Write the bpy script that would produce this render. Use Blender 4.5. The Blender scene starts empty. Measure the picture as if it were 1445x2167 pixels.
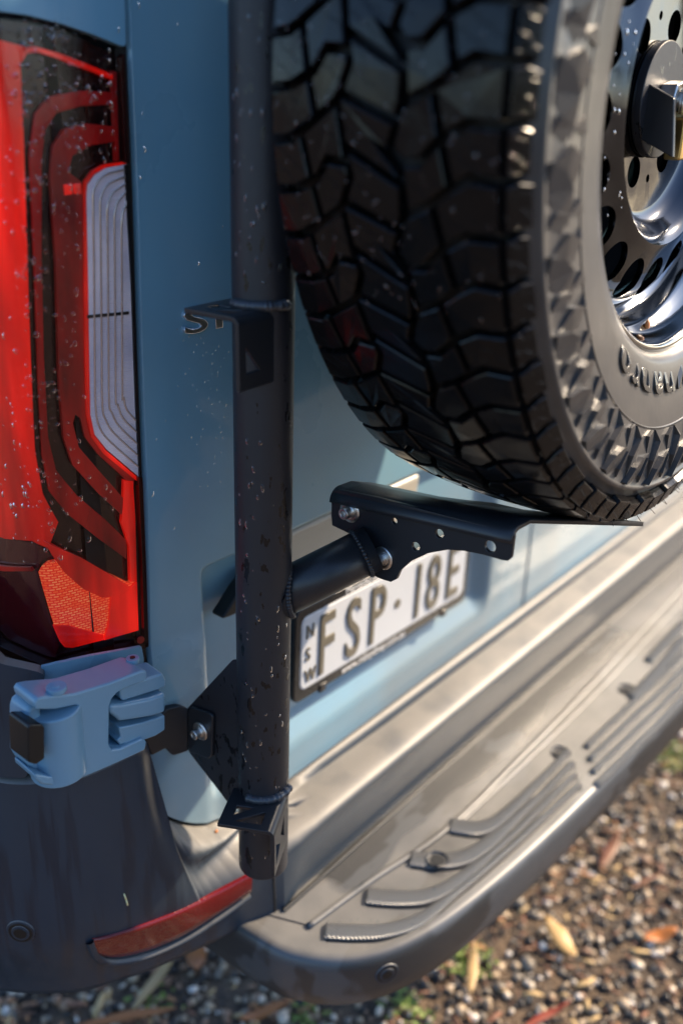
import bpy, bmesh, math, random
import numpy as np
from mathutils import Vector, Matrix, noise
random.seed(7); rng = np.random.default_rng(7)
S = bpy.context.scene; COL = S.collection
PI = math.pi
# ------------------------------------------------------------------ camera, light, exposure
F = 1953.0; W, H = 1445.0, 2167.0
CP = np.array([-0.5145, -0.5020, 0.4657]); YAW, PIT, ROL = 0.8907, 0.4141, 0.02596
fw = np.array([math.sin(YAW)*math.cos(PIT), math.cos(YAW)*math.cos(PIT), -math.sin(PIT)])
r0 = np.array([math.cos(YAW), -math.sin(YAW), 0.0]); u0 = np.cross(r0, fw)
RX = r0*math.cos(ROL) + u0*math.sin(ROL); UX = u0*math.cos(ROL) - r0*math.sin(ROL)
cam = bpy.data.cameras.new('camera'); co = bpy.data.objects.new('camera', cam); COL.objects.link(co)
co.matrix_world = Matrix(((RX[0], UX[0], -fw[0], CP[0]), (RX[1], UX[1], -fw[1], CP[1]), (RX[2], UX[2], -fw[2], CP[2]), (0, 0, 0, 1)))
cam.sensor_fit = 'VERTICAL'; cam.sensor_height = 36; cam.sensor_width = 24; cam.lens = 36*F/H
cam.clip_start = 0.02; cam.clip_end = 500
cam.dof.use_dof = True; cam.dof.focus_distance = 0.90; cam.dof.aperture_fstop = 2.2
S.camera = co
SUN = Vector((0.744, -0.325, 0.575)).normalized()
w = bpy.data.worlds.new('World'); S.world = w; w.use_nodes = True
nt = w.node_tree; bg = nt.nodes['Background']
sky = nt.nodes.new('ShaderNodeTexSky'); sky.sky_type = 'NISHITA'; sky.sun_disc = False
sky.sun_elevation = math.asin(SUN.z); sky.sun_rotation = math.atan2(SUN.x, SUN.y)
sky.air_density = 1.0; sky.dust_density = 1.0; sky.ozone_density = 5.0
nt.links.new(sky.outputs[0], bg.inputs[0]); bg.inputs[1].default_value = 0.15
sl = bpy.data.lights.new('sun', 'SUN'); sl.energy = 5.0; sl.angle = math.radians(0.6); sl.color = (1.0, 0.80, 0.57)
so = bpy.data.objects.new('sun', sl); COL.objects.link(so); so.rotation_euler = SUN.to_track_quat('Z', 'Y').to_euler()
S.view_settings.view_transform = 'Standard'; S.view_settings.look = 'None'
S.view_settings.exposure = 1.0; S.view_settings.gamma = 1; S.view_settings.use_curve_mapping = False
S.cycles.max_bounces = 8; S.cycles.transparent_max_bounces = 12; S.cycles.use_denoising = True
try: S.cycles.sample_clamp_indirect = 6
except Exception: pass

# ------------------------------------------------------------------ geometry of sight lines used to survey the place
def rd(px, py): return fw + RX*(px - W/2)/F - UX*(py - H/2)/F
def U(px, py, ax, v):
    d = rd(px, py); t = (v - CP[ax])/d[ax]; return CP + t*d
# ------------------------------------------------------------------ helpers
def link(o, parent=None):
    COL.objects.link(o)
    if parent is not None: o.parent = parent
    return o
def mobj(name, V, Fc, mat=None, parent=None, smooth=False, loc=None, uv=None):
    me = bpy.data.meshes.new(name); me.from_pydata([tuple(map(float, v)) for v in V], [], [tuple(map(int, f)) for f in Fc]); me.update()
    if uv is not None:
        l = me.uv_layers.new(name='UVMap')
        for i, lp in enumerate(me.loops): l.data[i].uv = uv[lp.vertex_index]
    if smooth: me.polygons.foreach_set('use_smooth', [True]*len(me.polygons))
    if mat: me.materials.append(mat)
    o = bpy.data.objects.new(name, me)
    if loc is not None: o.location = loc
    return link(o, parent)
def bobj(name, bm, mat=None, parent=None, smooth=False):
    bmesh.ops.recalc_face_normals(bm, faces=bm.faces)
    me = bpy.data.meshes.new(name); bm.to_mesh(me); bm.free()
    if smooth: me.polygons.foreach_set('use_smooth', [True]*len(me.polygons))
    if mat: me.materials.append(mat)
    return link(bpy.data.objects.new(name, me), parent)
def bevel(o, wd, seg=2, ang=35):
    m = o.modifiers.new('bevel', 'BEVEL'); m.width = wd; m.segments = seg; m.limit_method = 'ANGLE'; m.angle_limit = math.radians(ang); m.harden_normals = False
    o.data.polygons.foreach_set('use_smooth', [True]*len(o.data.polygons))
    m2 = o.modifiers.new('wn', 'WEIGHTED_NORMAL'); m2.keep_sharp = False
    return o
def empty(name, loc=(0, 0, 0), parent=None):
    o = bpy.data.objects.new(name, None); o.location = loc; o.empty_display_size = .05; return link(o, parent)
def tag(o, label=None, cat=None, group=None, kind=None):
    if label: o['label'] = label
    if cat: o['category'] = cat
    if group: o['group'] = group
    if kind: o['kind'] = kind
    return o
def cat_rom(P, n=6, closed=True):
    P = [np.array(p, float) for p in P]; N = len(P); out = []
    rngi = range(N if closed else N-1)
    for i in rngi:
        p0, p1, p2, p3 = (P[(i-1) % N] if closed or i > 0 else P[i]), P[i], P[(i+1) % N], (P[(i+2) % N] if closed or i+2 < N else P[i+1])
        for k in range(n):
            t = k/n
            out.append(.5*((2*p1) + (-p0+p2)*t + (2*p0-5*p1+4*p2-p3)*t*t + (-p0+3*p1-3*p2+p3)*t**3))
    if not closed: out.append(P[-1])
    return out
def prism(name, pts3, n, th, mat, parent=None, bev=0.0, seg=2, shift=0.0):
    """planar polygon (3D points) extruded by th along unit n"""
    n = np.array(n, float); n /= np.linalg.norm(n)
    A = [np.array(p)+n*shift for p in pts3]; B = [a+n*th for a in A]; N = len(A)
    bm = bmesh.new(); va = [bm.verts.new(a) for a in A]; vb = [bm.verts.new(b) for b in B]
    bm.faces.new(va); bm.faces.new(vb[::-1])
    for i in range(N): bm.faces.new((va[i], vb[i], vb[(i+1) % N], va[(i+1) % N]))
    o = bobj(name, bm, mat, parent)
    if bev: bevel(o, bev, seg)
    return o
def tube_bm(bm, a, b, r, seg=40, cap=True, r2=None):
    a = Vector(a); b = Vector(b); d = (b-a).normalized(); q = d.to_track_quat('Z', 'Y').to_matrix()
    r2 = r if r2 is None else r2
    ra = [bm.verts.new(a + q @ Vector((r*math.cos(t), r*math.sin(t), 0))) for t in [2*PI*i/seg for i in range(seg)]]
    rb = [bm.verts.new(b + q @ Vector((r2*math.cos(t), r2*math.sin(t), 0))) for t in [2*PI*i/seg for i in range(seg)]]
    for i in range(seg): bm.faces.new((ra[i], ra[(i+1) % seg], rb[(i+1) % seg], rb[i]))
    if cap: bm.faces.new(ra[::-1]); bm.faces.new(rb)
def tube(name, a, b, r, mat, parent=None, seg=40, r2=None, bev=0):
    bm = bmesh.new(); tube_bm(bm, a, b, r, seg, True, r2); o = bobj(name, bm, mat, parent)
    for p in o.data.polygons: p.use_smooth = len(p.vertices) == 4
    if bev: bevel(o, bev, 2, 40)
    return o
def lathe(name, prof, mat, parent, center, seg=192, closed=False):
    V = []; Fc = []; n = len(prof)
    for i in range(seg):
        t = 2*PI*i/seg; c, s = math.cos(t), math.sin(t)
        for r, y in prof: V.append((r*c, y, r*s))
    m = n if closed else n-1
    for i in range(seg):
        j = (i+1) % seg
        for k in range(m):
            a = (k+1) % n
            Fc.append((i*n+k, j*n+k, j*n+a, i*n+a))
    return mobj(name, V, Fc, mat, parent, True, center)
def grid(name, P, mat, parent=None, smooth=True):
    R, C = P.shape[:2]; V = P.reshape(-1, 3)
    Fc = [(i*C+j, i*C+j+1, (i+1)*C+j+1, (i+1)*C+j) for i in range(R-1) for j in range(C-1)]
    return mobj(name, V, Fc, mat, parent, smooth)
def apply_mods(o):
    dg = bpy.context.evaluated_depsgraph_get(); dg.update()
    me = bpy.data.meshes.new_from_object(o.evaluated_get(dg)); old = o.data; o.modifiers.clear(); o.data = me
    bpy.data.meshes.remove(old)
def cut(o, cutters):
    m = o.modifiers.new('cut', 'BOOLEAN'); m.operation = 'DIFFERENCE'; m.solver = 'EXACT'; m.object = cutters
    apply_mods(o); me = cutters.data; bpy.data.objects.remove(cutters); bpy.data.meshes.remove(me)
def sm(t): t = np.clip(t, 0, 1); return t*t*(3-2*t)
# ------------------------------------------------------------------ materials
def mat(name, base, rough=.5, metal=0, coat=0, coat_r=.08, spec=.5, bump=None, vary=None, trans=0, ior=1.45):
    m = bpy.data.materials.new(name); m.use_nodes = True; n = m.node_tree; p = n.nodes['Principled BSDF']
    p.inputs['Base Color'].default_value = (*base, 1); p.inputs['Roughness'].default_value = rough; p.inputs['Metallic'].default_value = metal
    p.inputs['Coat Weight'].default_value = coat; p.inputs['Coat Roughness'].default_value = coat_r
    p.inputs['Specular IOR Level'].default_value = spec; p.inputs['Transmission Weight'].default_value = trans; p.inputs['IOR'].default_value = ior
    if bump:
        sc, st, ds = bump; t = tex(n, 'noise', sc, 6)
        b = n.nodes.new('ShaderNodeBump'); b.inputs['Strength'].default_value = st; b.inputs['Distance'].default_value = ds
        n.links.new(t.outputs[0], b.inputs['Height']); n.links.new(b.outputs[0], p.inputs['Normal'])
    if vary:
        sc, col2, lo, hi = vary; t = tex(n, 'noise', sc, 8); r = ramp(n, t.outputs[0], lo, hi)
        mx = mixc(n, r, (*base, 1), (*col2, 1)); n.links.new(mx, p.inputs['Base Color'])
    return m
def tex(n, kind, scale, detail=4, stretch=None, coord='Object'):
    tc = n.nodes.new('ShaderNodeTexCoord'); mp = n.nodes.new('ShaderNodeMapping'); n.links.new(tc.outputs[coord], mp.inputs[0])
    if stretch: mp.inputs['Scale'].default_value = stretch
    t = n.nodes.new({'noise': 'ShaderNodeTexNoise', 'voro': 'ShaderNodeTexVoronoi', 'wave': 'ShaderNodeTexWave'}[kind])
    t.inputs['Scale'].default_value = scale
    if kind != 'voro': t.inputs['Detail'].default_value = detail
    n.links.new(mp.outputs[0], t.inputs['Vector']); return t
def ramp(n, out, lo, hi):
    r = n.nodes.new('ShaderNodeMapRange'); r.inputs[1].default_value = lo; r.inputs[2].default_value = hi; r.clamp = True
    n.links.new(out, r.inputs[0]); return r.outputs[0]
def mixc(n, fac, a, b):
    m = n.nodes.new('ShaderNodeMix'); m.data_type = 'RGBA'
    for v, i in ((fac, 0), (a, 6), (b, 7)):
        if isinstance(v, (tuple, float, int)): m.inputs[i].default_value = v
        else: n.links.new(v, m.inputs[i])
    return m.outputs[2]
def mul(n, a, b, op='MULTIPLY'):
    m = n.nodes.new('ShaderNodeMath'); m.operation = op
    for v, i in ((a, 0), (b, 1)):
        if isinstance(v, (float, int)): m.inputs[i].default_value = v
        else: n.links.new(v, m.inputs[i])
    return m.outputs[0]
def P_(m): return m.node_tree, m.node_tree.nodes['Principled BSDF']

paint = mat('blue_paint', (.17, .30, .385), .32, 0, .55, .06)
n, p = P_(paint)
d = tex(n, 'noise', 9, 8, (1, 1, .35)); rr = ramp(n, d.outputs[0], .5, .78)
clean = mixc(n, mul(n, rr, .25), (.165, .370, .510, 1), (.32, .40, .43, 1))
tcz = n.nodes.new('ShaderNodeTexCoord'); szz = n.nodes.new('ShaderNodeSeparateXYZ'); n.links.new(tcz.outputs['Object'], szz.inputs[0])
mud = mul(n, ramp(n, szz.outputs[2], .12, -.12), ramp(n, tex(n, 'noise', 4, 6, (1, 1, .5)).outputs[0], .05, .6))
n.links.new(mixc(n, mul(n, mud, .70), clean, (.190, .200, .200, 1)), p.inputs['Base Color'])
sp_ = tex(n, 'voro', 190, 0); fl = ramp(n, sp_.outputs[0], .10, .05); gate = ramp(n, tex(n, 'noise', 14, 3).outputs[0], .56, .62)
n.links.new(mul(n, ramp(n, tex(n, 'noise', 5, 5).outputs[0], .3, .8), .25), p.inputs['Roughness'])
rm = mul(n, ramp(n, tex(n, 'noise', 6, 5).outputs[0], .3, .8), .22); n.links.new(mul(n, rm, .24, 'ADD'), p.inputs['Roughness'])
b = n.nodes.new('ShaderNodeBump'); b.inputs['Strength'].default_value = .05; b.inputs['Distance'].default_value = .001
n.links.new(tex(n, 'noise', 900, 2).outputs[0], b.inputs['Height']); n.links.new(b.outputs[0], p.inputs['Normal'])

hinge_paint = mat('hinge_paint', (.16, .30, .41), .34, 0, .35, .1, bump=(60, .25, .001))

plastic = mat('bumper_plastic', (.05, .058, .068), .42, spec=.6)
n, p = P_(plastic)
d1 = tex(n, 'noise', 7, 8); st = tex(n, 'noise', 16, 6, (4, 4, .16)); st2 = tex(n, 'noise', 90, 3)
dust = ramp(n, d1.outputs[0], .35, .75)
c1 = mixc(n, mul(n, dust, .35), (.019, .032, .050, 1), (.050, .064, .082, 1))
gz_ = n.nodes.new('ShaderNodeNewGeometry'); gs = n.nodes.new('ShaderNodeSeparateXYZ'); n.links.new(gz_.outputs['Normal'], gs.inputs[0])
tcx = n.nodes.new('ShaderNodeTexCoord'); pxs = n.nodes.new('ShaderNodeSeparateXYZ'); n.links.new(tcx.outputs['Object'], pxs.inputs[0])
zone = ramp(n, tex(n, 'noise', 5, 2).outputs[0], .36, .5)
drip = mul(n, mul(n, ramp(n, st.outputs[0], .50, .56), ramp(n, gs.outputs[2], .25, .1)), mul(n, zone, ramp(n, pxs.outputs[0], .09, .03)))
c2 = mixc(n, mul(n, drip, .6), c1, (.012, .018, .029, 1)); n.links.new(c2, p.inputs['Base Color'])
rg = mul(n, drip, -.16); n.links.new(mul(n, rg, .44, 'ADD'), p.inputs['Roughness'])
b = n.nodes.new('ShaderNodeBump'); b.inputs['Strength'].default_value = .25; b.inputs['Distance'].default_value = .0006
n.links.new(tex(n, 'noise', 1400, 2).outputs[0], b.inputs['Height']); n.links.new(b.outputs[0], p.inputs['Normal'])

step_m = mat('step_plastic', (.07, .07, .07), .4, spec=.9)
n, p = P_(step_m)
wet = ramp(n, tex(n, 'noise', 7, 3, (.7, 2.0, 1)).outputs[0], .47, .50)  # wet blotches, their dark tone also standing in for the mirrored tyre
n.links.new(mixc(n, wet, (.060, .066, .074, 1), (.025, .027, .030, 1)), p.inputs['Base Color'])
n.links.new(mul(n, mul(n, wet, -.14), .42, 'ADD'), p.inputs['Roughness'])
b = n.nodes.new('ShaderNodeBump'); b.inputs['Strength'].default_value = .2; b.inputs['Distance'].default_value = .0006
n.links.new(tex(n, 'noise', 1200, 2).outputs[0], b.inputs['Height']); n.links.new(b.outputs[0], p.inputs['Normal'])
def dust_up(m, col, lo=.25, hi=.85, amt=.8):
    n, p = P_(m); g = n.nodes.new('ShaderNodeNewGeometry'); sp = n.nodes.new('ShaderNodeSeparateXYZ'); n.links.new(g.outputs['Normal'], sp.inputs[0])
    k = mul(n, ramp(n, sp.outputs[2], lo, hi), mul(n, ramp(n, tex(n, 'noise', 14, 8).outputs[0], .0, .55), amt)); src = p.inputs['Base Color'].links[0].from_socket
    n.links.new(mixc(n, k, src, (*col, 1)), p.inputs['Base Color'])
dust_up(plastic, (.235, .215, .185), .2, .9, .8); 
n, p = P_(step_m); src = p.inputs['Base Color'].links[0].from_socket; tc = n.nodes.new('ShaderNodeTexCoord'); sxy = n.nodes.new('ShaderNodeSeparateXYZ'); n.links.new(tc.outputs['Object'], sxy.inputs[0])
nz_ = mul(n, mul(n, tex(n, 'noise', 6, 3).outputs[0], -.5, 'ADD'), .22)
tyre_refl = mul(n, ramp(n, mul(n, sxy.outputs[1], mul(n, nz_, .35), 'ADD'), .030, .036), mul(n, ramp(n, mul(n, sxy.outputs[0], nz_, 'ADD'), .20, .215), ramp(n, mul(n, sxy.outputs[0], nz_, 'ADD'), 1.06, 1.03)))  # dark zone paints the tyre's reflection into the step colour
g = n.nodes.new('ShaderNodeNewGeometry'); gz_ = n.nodes.new('ShaderNodeSeparateXYZ'); n.links.new(g.outputs['Normal'], gz_.inputs[0])
k = mul(n, ramp(n, gz_.outputs[2], .5, .95), mul(n, mul(n, 1.0, mul(n, tyre_refl, .92), 'SUBTRACT'), mul(n, ramp(n, tex(n, 'noise', 12, 8).outputs[0], .1, .6), .48)))
n.links.new(mixc(n, k, src, (.27, .255, .23, 1)), p.inputs['Base Color']); n.links.new(mul(n, mul(n, tyre_refl, -.14), .40, 'ADD'), p.inputs['Roughness'])
pad_m = mat('tread_pad', (.20, .20, .20), .30, .35, spec=.9)
n, p = P_(pad_m)
wv = tex(n, 'wave', 95, 0, (1, 0.25, 0)); b = n.nodes.new('ShaderNodeBump'); b.inputs['Strength'].default_value = 1.0; b.inputs['Distance'].default_value = .003
n.links.new(wv.outputs[0], b.inputs['Height']); n.links.new(b.outputs[0], p.inputs['Normal'])

coatm = mat('powder_coat', (.03, .032, .037), .42, spec=.55)
n, p = P_(coatm)
sa = tex(n, 'noise', 90, 4, (1.4, 1.4, .6)); ga = tex(n, 'noise', 7, 3)
lvl = mul(n, sa.outputs[0], mul(n, ga.outputs[0], .35), 'ADD'); sp = ramp(n, lvl, .80, .815)
n.links.new(mixc(n, sp, (.020, .0205, .025, 1), (.006, .0065, .008, 1)), p.inputs['Base Color'])
n.links.new(mul(n, mul(n, sp, -.3), .44, 'ADD'), p.inputs['Roughness'])
b = n.nodes.new('ShaderNodeBump'); b.inputs['Strength'].default_value = .3; b.inputs['Distance'].default_value = .0005
n.links.new(tex(n, 'noise', 1500, 3).outputs[0], b.inputs['Height']); n.links.new(b.outputs[0], p.inputs['Normal'])
bracket_m = mat('bracket_coat', (.018, .02, .024), .34, spec=.6, bump=(1300, .2, .0004))
weld_m = mat('weld', (.05, .055, .065), .3, .2, spec=.7, bump=(400, .25, .0005))

rubber = mat('tread_rubber', (.014, .014, .015), .3, spec=.30)
n, p = P_(rubber)
uvn = n.nodes.new('ShaderNodeUVMap'); mp = n.nodes.new('ShaderNodeMapping'); mp.inputs['Scale'].default_value = (1, 1, 1); mp.inputs['Rotation'].default_value = (0, 0, .55)
n.links.new(uvn.outputs[0], mp.inputs[0]); sx = n.nodes.new('ShaderNodeSeparateXYZ'); n.links.new(mp.outputs[0], sx.inputs[0])
tri = mul(n, sx.outputs[1], 160.0); tri = mul(n, tri, 1.0, 'PINGPONG'); zig = mul(n, tri, .0022)
uu = mul(n, sx.outputs[0], zig, 'ADD'); pp = mul(n, uu, .0055, 'PINGPONG'); sip = ramp(n, pp, .00055, .0003)
gate = ramp(n, tex(n, 'noise', 30, 1, coord='Object').outputs[0], .45, .455)
sip = mul(n, sip, gate)
n.links.new(mixc(n, sip, (.0045, .0045, .005, 1), (.0006, .0012, .0012, 1)), p.inputs['Base Color'])
n.links.new(mul(n, mul(n, ramp(n, tex(n, 'noise', 40, 4).outputs[0], .4, .65), .16), .10, 'ADD'), p.inputs['Roughness'])
b = n.nodes.new('ShaderNodeBump'); b.inputs['Strength'].default_value = 1; b.inputs['Distance'].default_value = .0012; b.invert = True
n.links.new(sip, b.inputs['Height']); n.links.new(b.outputs[0], p.inputs['Normal'])
carcass = mat('groove_rubber', (.006, .006, .006), .6)
side_m = mat('sidewall_rubber', (.055, .054, .054), .33, spec=.8, bump=(60, .12, .002), vary=(14, (.085, .08, .074), .4, .7))
rim_m = mat('black_chrome', (.34, .34, .33), .09, 1, bump=(25, .05, .002)); disc_m = mat('black_gloss_disc', (.075, .078, .085), .1, 1, bump=(40, .05, .002))
dark_m = mat('matt_black', (.008, .009, .011), .55)
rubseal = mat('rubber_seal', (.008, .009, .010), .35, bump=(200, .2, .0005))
steel = mat('stainless_steel', (.78, .76, .73), .34, 1, bump=(300, .15, .0003), vary=(120, (.42, .33, .25), .52, .75))
brass = mat('brass', (.55, .36, .13), .3, 1)
chrome = mat('chrome', (.85, .87, .9), .28, 1)
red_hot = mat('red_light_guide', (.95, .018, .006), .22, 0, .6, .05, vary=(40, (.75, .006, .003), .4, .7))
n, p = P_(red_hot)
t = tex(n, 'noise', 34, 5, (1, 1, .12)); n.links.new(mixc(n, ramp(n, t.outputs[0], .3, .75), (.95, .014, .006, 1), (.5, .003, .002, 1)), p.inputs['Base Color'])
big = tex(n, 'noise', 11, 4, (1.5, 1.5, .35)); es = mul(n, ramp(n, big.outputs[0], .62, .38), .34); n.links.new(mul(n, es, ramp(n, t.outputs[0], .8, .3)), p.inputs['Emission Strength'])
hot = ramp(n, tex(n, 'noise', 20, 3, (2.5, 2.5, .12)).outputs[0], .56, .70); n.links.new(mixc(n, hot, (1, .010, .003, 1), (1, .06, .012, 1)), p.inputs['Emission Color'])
red_mid = mat('red_band', (.30, .004, .003), .3, 0, .25, .05)
n, p = P_(red_mid)
t = tex(n, 'noise', 40, 5, (1, 1, .2)); n.links.new(mixc(n, ramp(n, t.outputs[0], .35, .7), (.55, .006, .004, 1), (.16, .002, .002, 1)), p.inputs['Base Color'])
red_dark = mat('smoked_red', (.022, .004, .004), .2, 0, .3, .05)
n, p = P_(red_dark)
t = tex(n, 'noise', 60, 6, (1, 1, .06)); n.links.new(mixc(n, ramp(n, t.outputs[0], .55, .78), (.014, .002, .002, 1), (.055, .012, .005, 1)), p.inputs['Base Color'])
orange_m = mat('faceted_reflector', (1, .16, .045), .2, 0, .3, .05)
n, p = P_(orange_m)
br = n.nodes.new('ShaderNodeTexBrick'); br.inputs['Scale'].default_value = 95; br.inputs['Mortar Size'].default_value = .06; br.inputs['Color1'].default_value = (1, .09, .02, 1); br.inputs['Color2'].default_value = (1, .26, .09, 1); br.inputs['Mortar'].default_value = (.85, .035, .012, 1)
tc = n.nodes.new('ShaderNodeTexCoord'); mp = n.nodes.new('ShaderNodeMapping'); mp.inputs['Rotation'].default_value = (PI/2, .0, .0); n.links.new(tc.outputs['Object'], mp.inputs[0]); n.links.new(mp.outputs[0], br.inputs[0])
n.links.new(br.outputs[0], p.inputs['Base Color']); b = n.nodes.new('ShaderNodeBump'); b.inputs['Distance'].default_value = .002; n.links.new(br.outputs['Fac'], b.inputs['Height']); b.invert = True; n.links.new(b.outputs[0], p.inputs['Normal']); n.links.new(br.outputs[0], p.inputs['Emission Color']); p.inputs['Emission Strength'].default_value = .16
clear_m = mat('clear_reverse_lens', (.62, .66, .74), .16, 0, .8, .04)
n, p = P_(clear_m)
wv = tex(n, 'wave', 150, 0, (0, 0, 1)); wv.bands_direction = 'Z'; b = n.nodes.new('ShaderNodeBump'); b.inputs['Strength'].default_value = .9; b.inputs['Distance'].default_value = .0012
b.inputs['Strength'].default_value = .4; n.links.new(wv.outputs[0], b.inputs['Height']); n.links.new(b.outputs[0], p.inputs['Normal'])
t = tex(n, 'noise', 18, 6); n.links.new(mixc(n, ramp(n, t.outputs[0], .38, .66), (.66, .70, .80, 1), (.96, .97, 1.0, 1)), p.inputs['Base Color'])
rib_m = mat('lens_rib', (.62, .58, .52), .12, .6, .8, .03)
refl_m = mat('red_reflector', (.15, .004, .005), .25, 0, .7, .08)
n, p = P_(refl_m)
v = tex(n, 'voro', 420, 0); b = n.nodes.new('ShaderNodeBump'); b.inputs['Strength'].default_value = .5; b.inputs['Distance'].default_value = .0008
n.links.new(v.outputs[0], b.inputs['Height']); n.links.new(b.outputs[0], p.inputs['Normal'])
def skin(name, tint, rough=.03):
    m = bpy.data.materials.new(name); m.use_nodes = True; n = m.node_tree; n.nodes.clear()
    o = n.nodes.new('ShaderNodeOutputMaterial'); t = n.nodes.new('ShaderNodeBsdfTransparent'); t.inputs[0].default_value = (*tint, 1)
    g = n.nodes.new('ShaderNodeBsdfGlossy'); g.inputs['Roughness'].default_value = rough; fr = n.nodes.new('ShaderNodeFresnel'); fr.inputs[0].default_value = 1.33
    mx = n.nodes.new('ShaderNodeMixShader'); ge = n.nodes.new('ShaderNodeNewGeometry'); n.links.new(mul(n, fr.outputs[0], mul(n, 1.0, ge.outputs['Backfacing'], 'SUBTRACT')), mx.inputs[0]); n.links.new(t.outputs[0], mx.inputs[1]); n.links.new(g.outputs[0], mx.inputs[2]); n.links.new(mx.outputs[0], o.inputs[0]); return m
lens_skin = skin('clear_lens', (1, .96, .96))
water = skin('water_drop', (.93, .95, .97), .02)
plate_m = mat('plate_white', (.56, .58, .61), .3, bump=(30, .05, .001))
plate_blk = mat('plate_letter', (.13, .115, .085), .3, spec=.7)
frame_m = mat('plate_frame', (.016, .016, .017), .25)
white_ink = mat('white_ink', (.75, .75, .75), .5)
ground_m = mat('soil', (.06, .045, .034), .8, bump=(90, .8, .02), vary=(30, (.17, .115, .07), .4, .65))

# ================================================================== SETTING: ground
GZ = -0.95
mobj('ground', [(-60, -60, GZ), (60, -60, GZ), (60, 60, GZ), (-60, 60, GZ)], [(0, 1, 2, 3)], ground_m)['kind'] = 'structure'
def icos():
    bm = bmesh.new(); bmesh.ops.create_icosphere(bm, subdivisions=1, radius=1); bm.verts.ensure_lookup_table()
    V = np.array([v.co[:] for v in bm.verts]); Fc = np.array([[v.index for v in f.verts] for f in bm.faces]); bm.free(); return V, Fc
IV, IF = icos()
def fast_mesh(name, V, Fc, mats, midx=None, smooth=False, parent=None):
    me = bpy.data.meshes.new(name); nf = len(Fc); k = Fc.shape[1]
    me.vertices.add(len(V)); me.vertices.foreach_set('co', V.astype(np.float32).ravel())
    me.loops.add(nf*k); me.loops.foreach_set('vertex_index', Fc.astype(np.int32).ravel())
    me.polygons.add(nf); me.polygons.foreach_set('loop_start', np.arange(0, nf*k, k, dtype=np.int32))
    for m in mats: me.materials.append(m)
    if midx is not None: me.polygons.foreach_set('material_index', midx.astype(np.int32))
    if smooth: me.polygons.foreach_set('use_smooth', np.ones(nf, bool))
    me.update(calc_edges=True); me.validate()
    return link(bpy.data.objects.new(name, me), parent)
def blobs(name, C, Sx, mats, mi, zrot=None, jitter=.25, smooth=False, parent=None):
    N = len(C); V = IV[None]*(1+rng.uniform(-jitter, jitter, (N, len(IV), 1)))*Sx[:, None, :]
    a = rng.uniform(0, 2*PI, N) if zrot is None else zrot; c, s = np.cos(a)[:, None], np.sin(a)[:, None]
    X = V[..., 0]*c - V[..., 1]*s; Y = V[..., 0]*s + V[..., 1]*c
    V = np.stack([X, Y, V[..., 2]], -1) + C[:, None, :]
    Fc = IF[None] + (np.arange(N)*len(IV))[:, None, None]
    return fast_mesh(name, V.reshape(-1, 3), Fc.reshape(-1, 3), mats, np.repeat(mi, len(IF)), smooth, parent)
def gm(name, c, r=.3, sp=.5): return mat(name, c, r, spec=sp)
stones = [gm('stone_grey', (.20, .17, .13), .4, .6), gm('stone_tan', (.42, .32, .21), .42, .5), gm('stone_dark', (.035, .030, .026), .35, .6), gm('stone_rust', (.30, .18, .11), .45), gm('stone_pale', (.66, .56, .43), .38, .6), gm('stone_quartz', (.75, .68, .58), .1, 1.0)]
N = 36000
X = rng.uniform(-.45, 3.2, N); Y = rng.uniform(-1.3, 1.5, N)
sz = rng.gamma(4, .0011, N)+.0022
Cc = np.stack([X, Y, GZ + sz*.35 + rng.uniform(0, .004, N)], -1)
tag(blobs('gravel', Cc, np.stack([sz*rng.uniform(.8, 1.4, N), sz*rng.uniform(.7, 1.1, N), sz*rng.uniform(.5, .8, N)], -1), stones, rng.choice(6, N, p=[.22, .26, .22, .12, .11, .07]), jitter=.28), 'loose grey, tan and rust coloured gravel covering the ground', 'gravel', kind='stuff')
Nb = 9000
Bc = np.stack([rng.uniform(-.45, 3.2, Nb), rng.uniform(-1.3, 1.5, Nb), GZ+.010+rng.uniform(0, .006, Nb)], -1); Ls = rng.gamma(2.5, .0022, Nb)+.002
chips = [mat('bark_red', (.20, .085, .045), .5), mat('bark_brown', (.13, .06, .03), .55), mat('bark_orange', (.36, .17, .07), .45), mat('bark_straw', (.48, .33, .15), .5)]
tag(blobs('bark_litter', Bc, np.stack([Ls*1.6, Ls*.42, np.full(Nb, .0014)], -1), chips, rng.choice(4, Nb, p=[.18, .32, .26, .24]), jitter=.3), 'small chips and shreds of red brown bark strewn over the gravel', 'bark litter', kind='stuff')
# fallen bark strips and leaves
leafm = [mat('leaf_orange', (.42, .15, .04), .45, bump=(80, .4, .002)), mat('leaf_brown', (.20, .085, .045), .5, bump=(80, .4, .002)), mat('leaf_straw', (.50, .33, .14), .45, bump=(80, .4, .002)), mat('leaf_rust', (.26, .055, .03), .5)]
def leaf(name, x, y, ang, L, wd, m, curl=.02):
    nS = 9; P = np.zeros((nS, 3, 3))
    bend = random.uniform(-.6, .6)
    for i in range(nS):
        t = i/(nS-1); a = ang + bend*(t-.5); hw = wd*(math.sin(PI*min(max(t, .03), .97))**.7)
        cx = x + L*(t-.5)*math.cos(ang) - math.sin(ang)*bend*L*.3*(t-.5)**2; cy = y + L*(t-.5)*math.sin(ang) + math.cos(ang)*bend*L*.3*(t-.5)**2
        for j, q in enumerate((-1, 0, 1)):
            P[i, j] = (cx - math.sin(a)*hw*q, cy + math.cos(a)*hw*q, GZ + .016 + curl*(t-.4)**2*2 + abs(q)*hw*.35 + .002*math.sin(9*t+x*30))
    o = grid(name, P, m)
    s = o.modifiers.new('t', 'SOLIDIFY'); s.thickness = .0008
    return o
def gp(px, py): return U(px, py, 2, GZ+.02)
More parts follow.
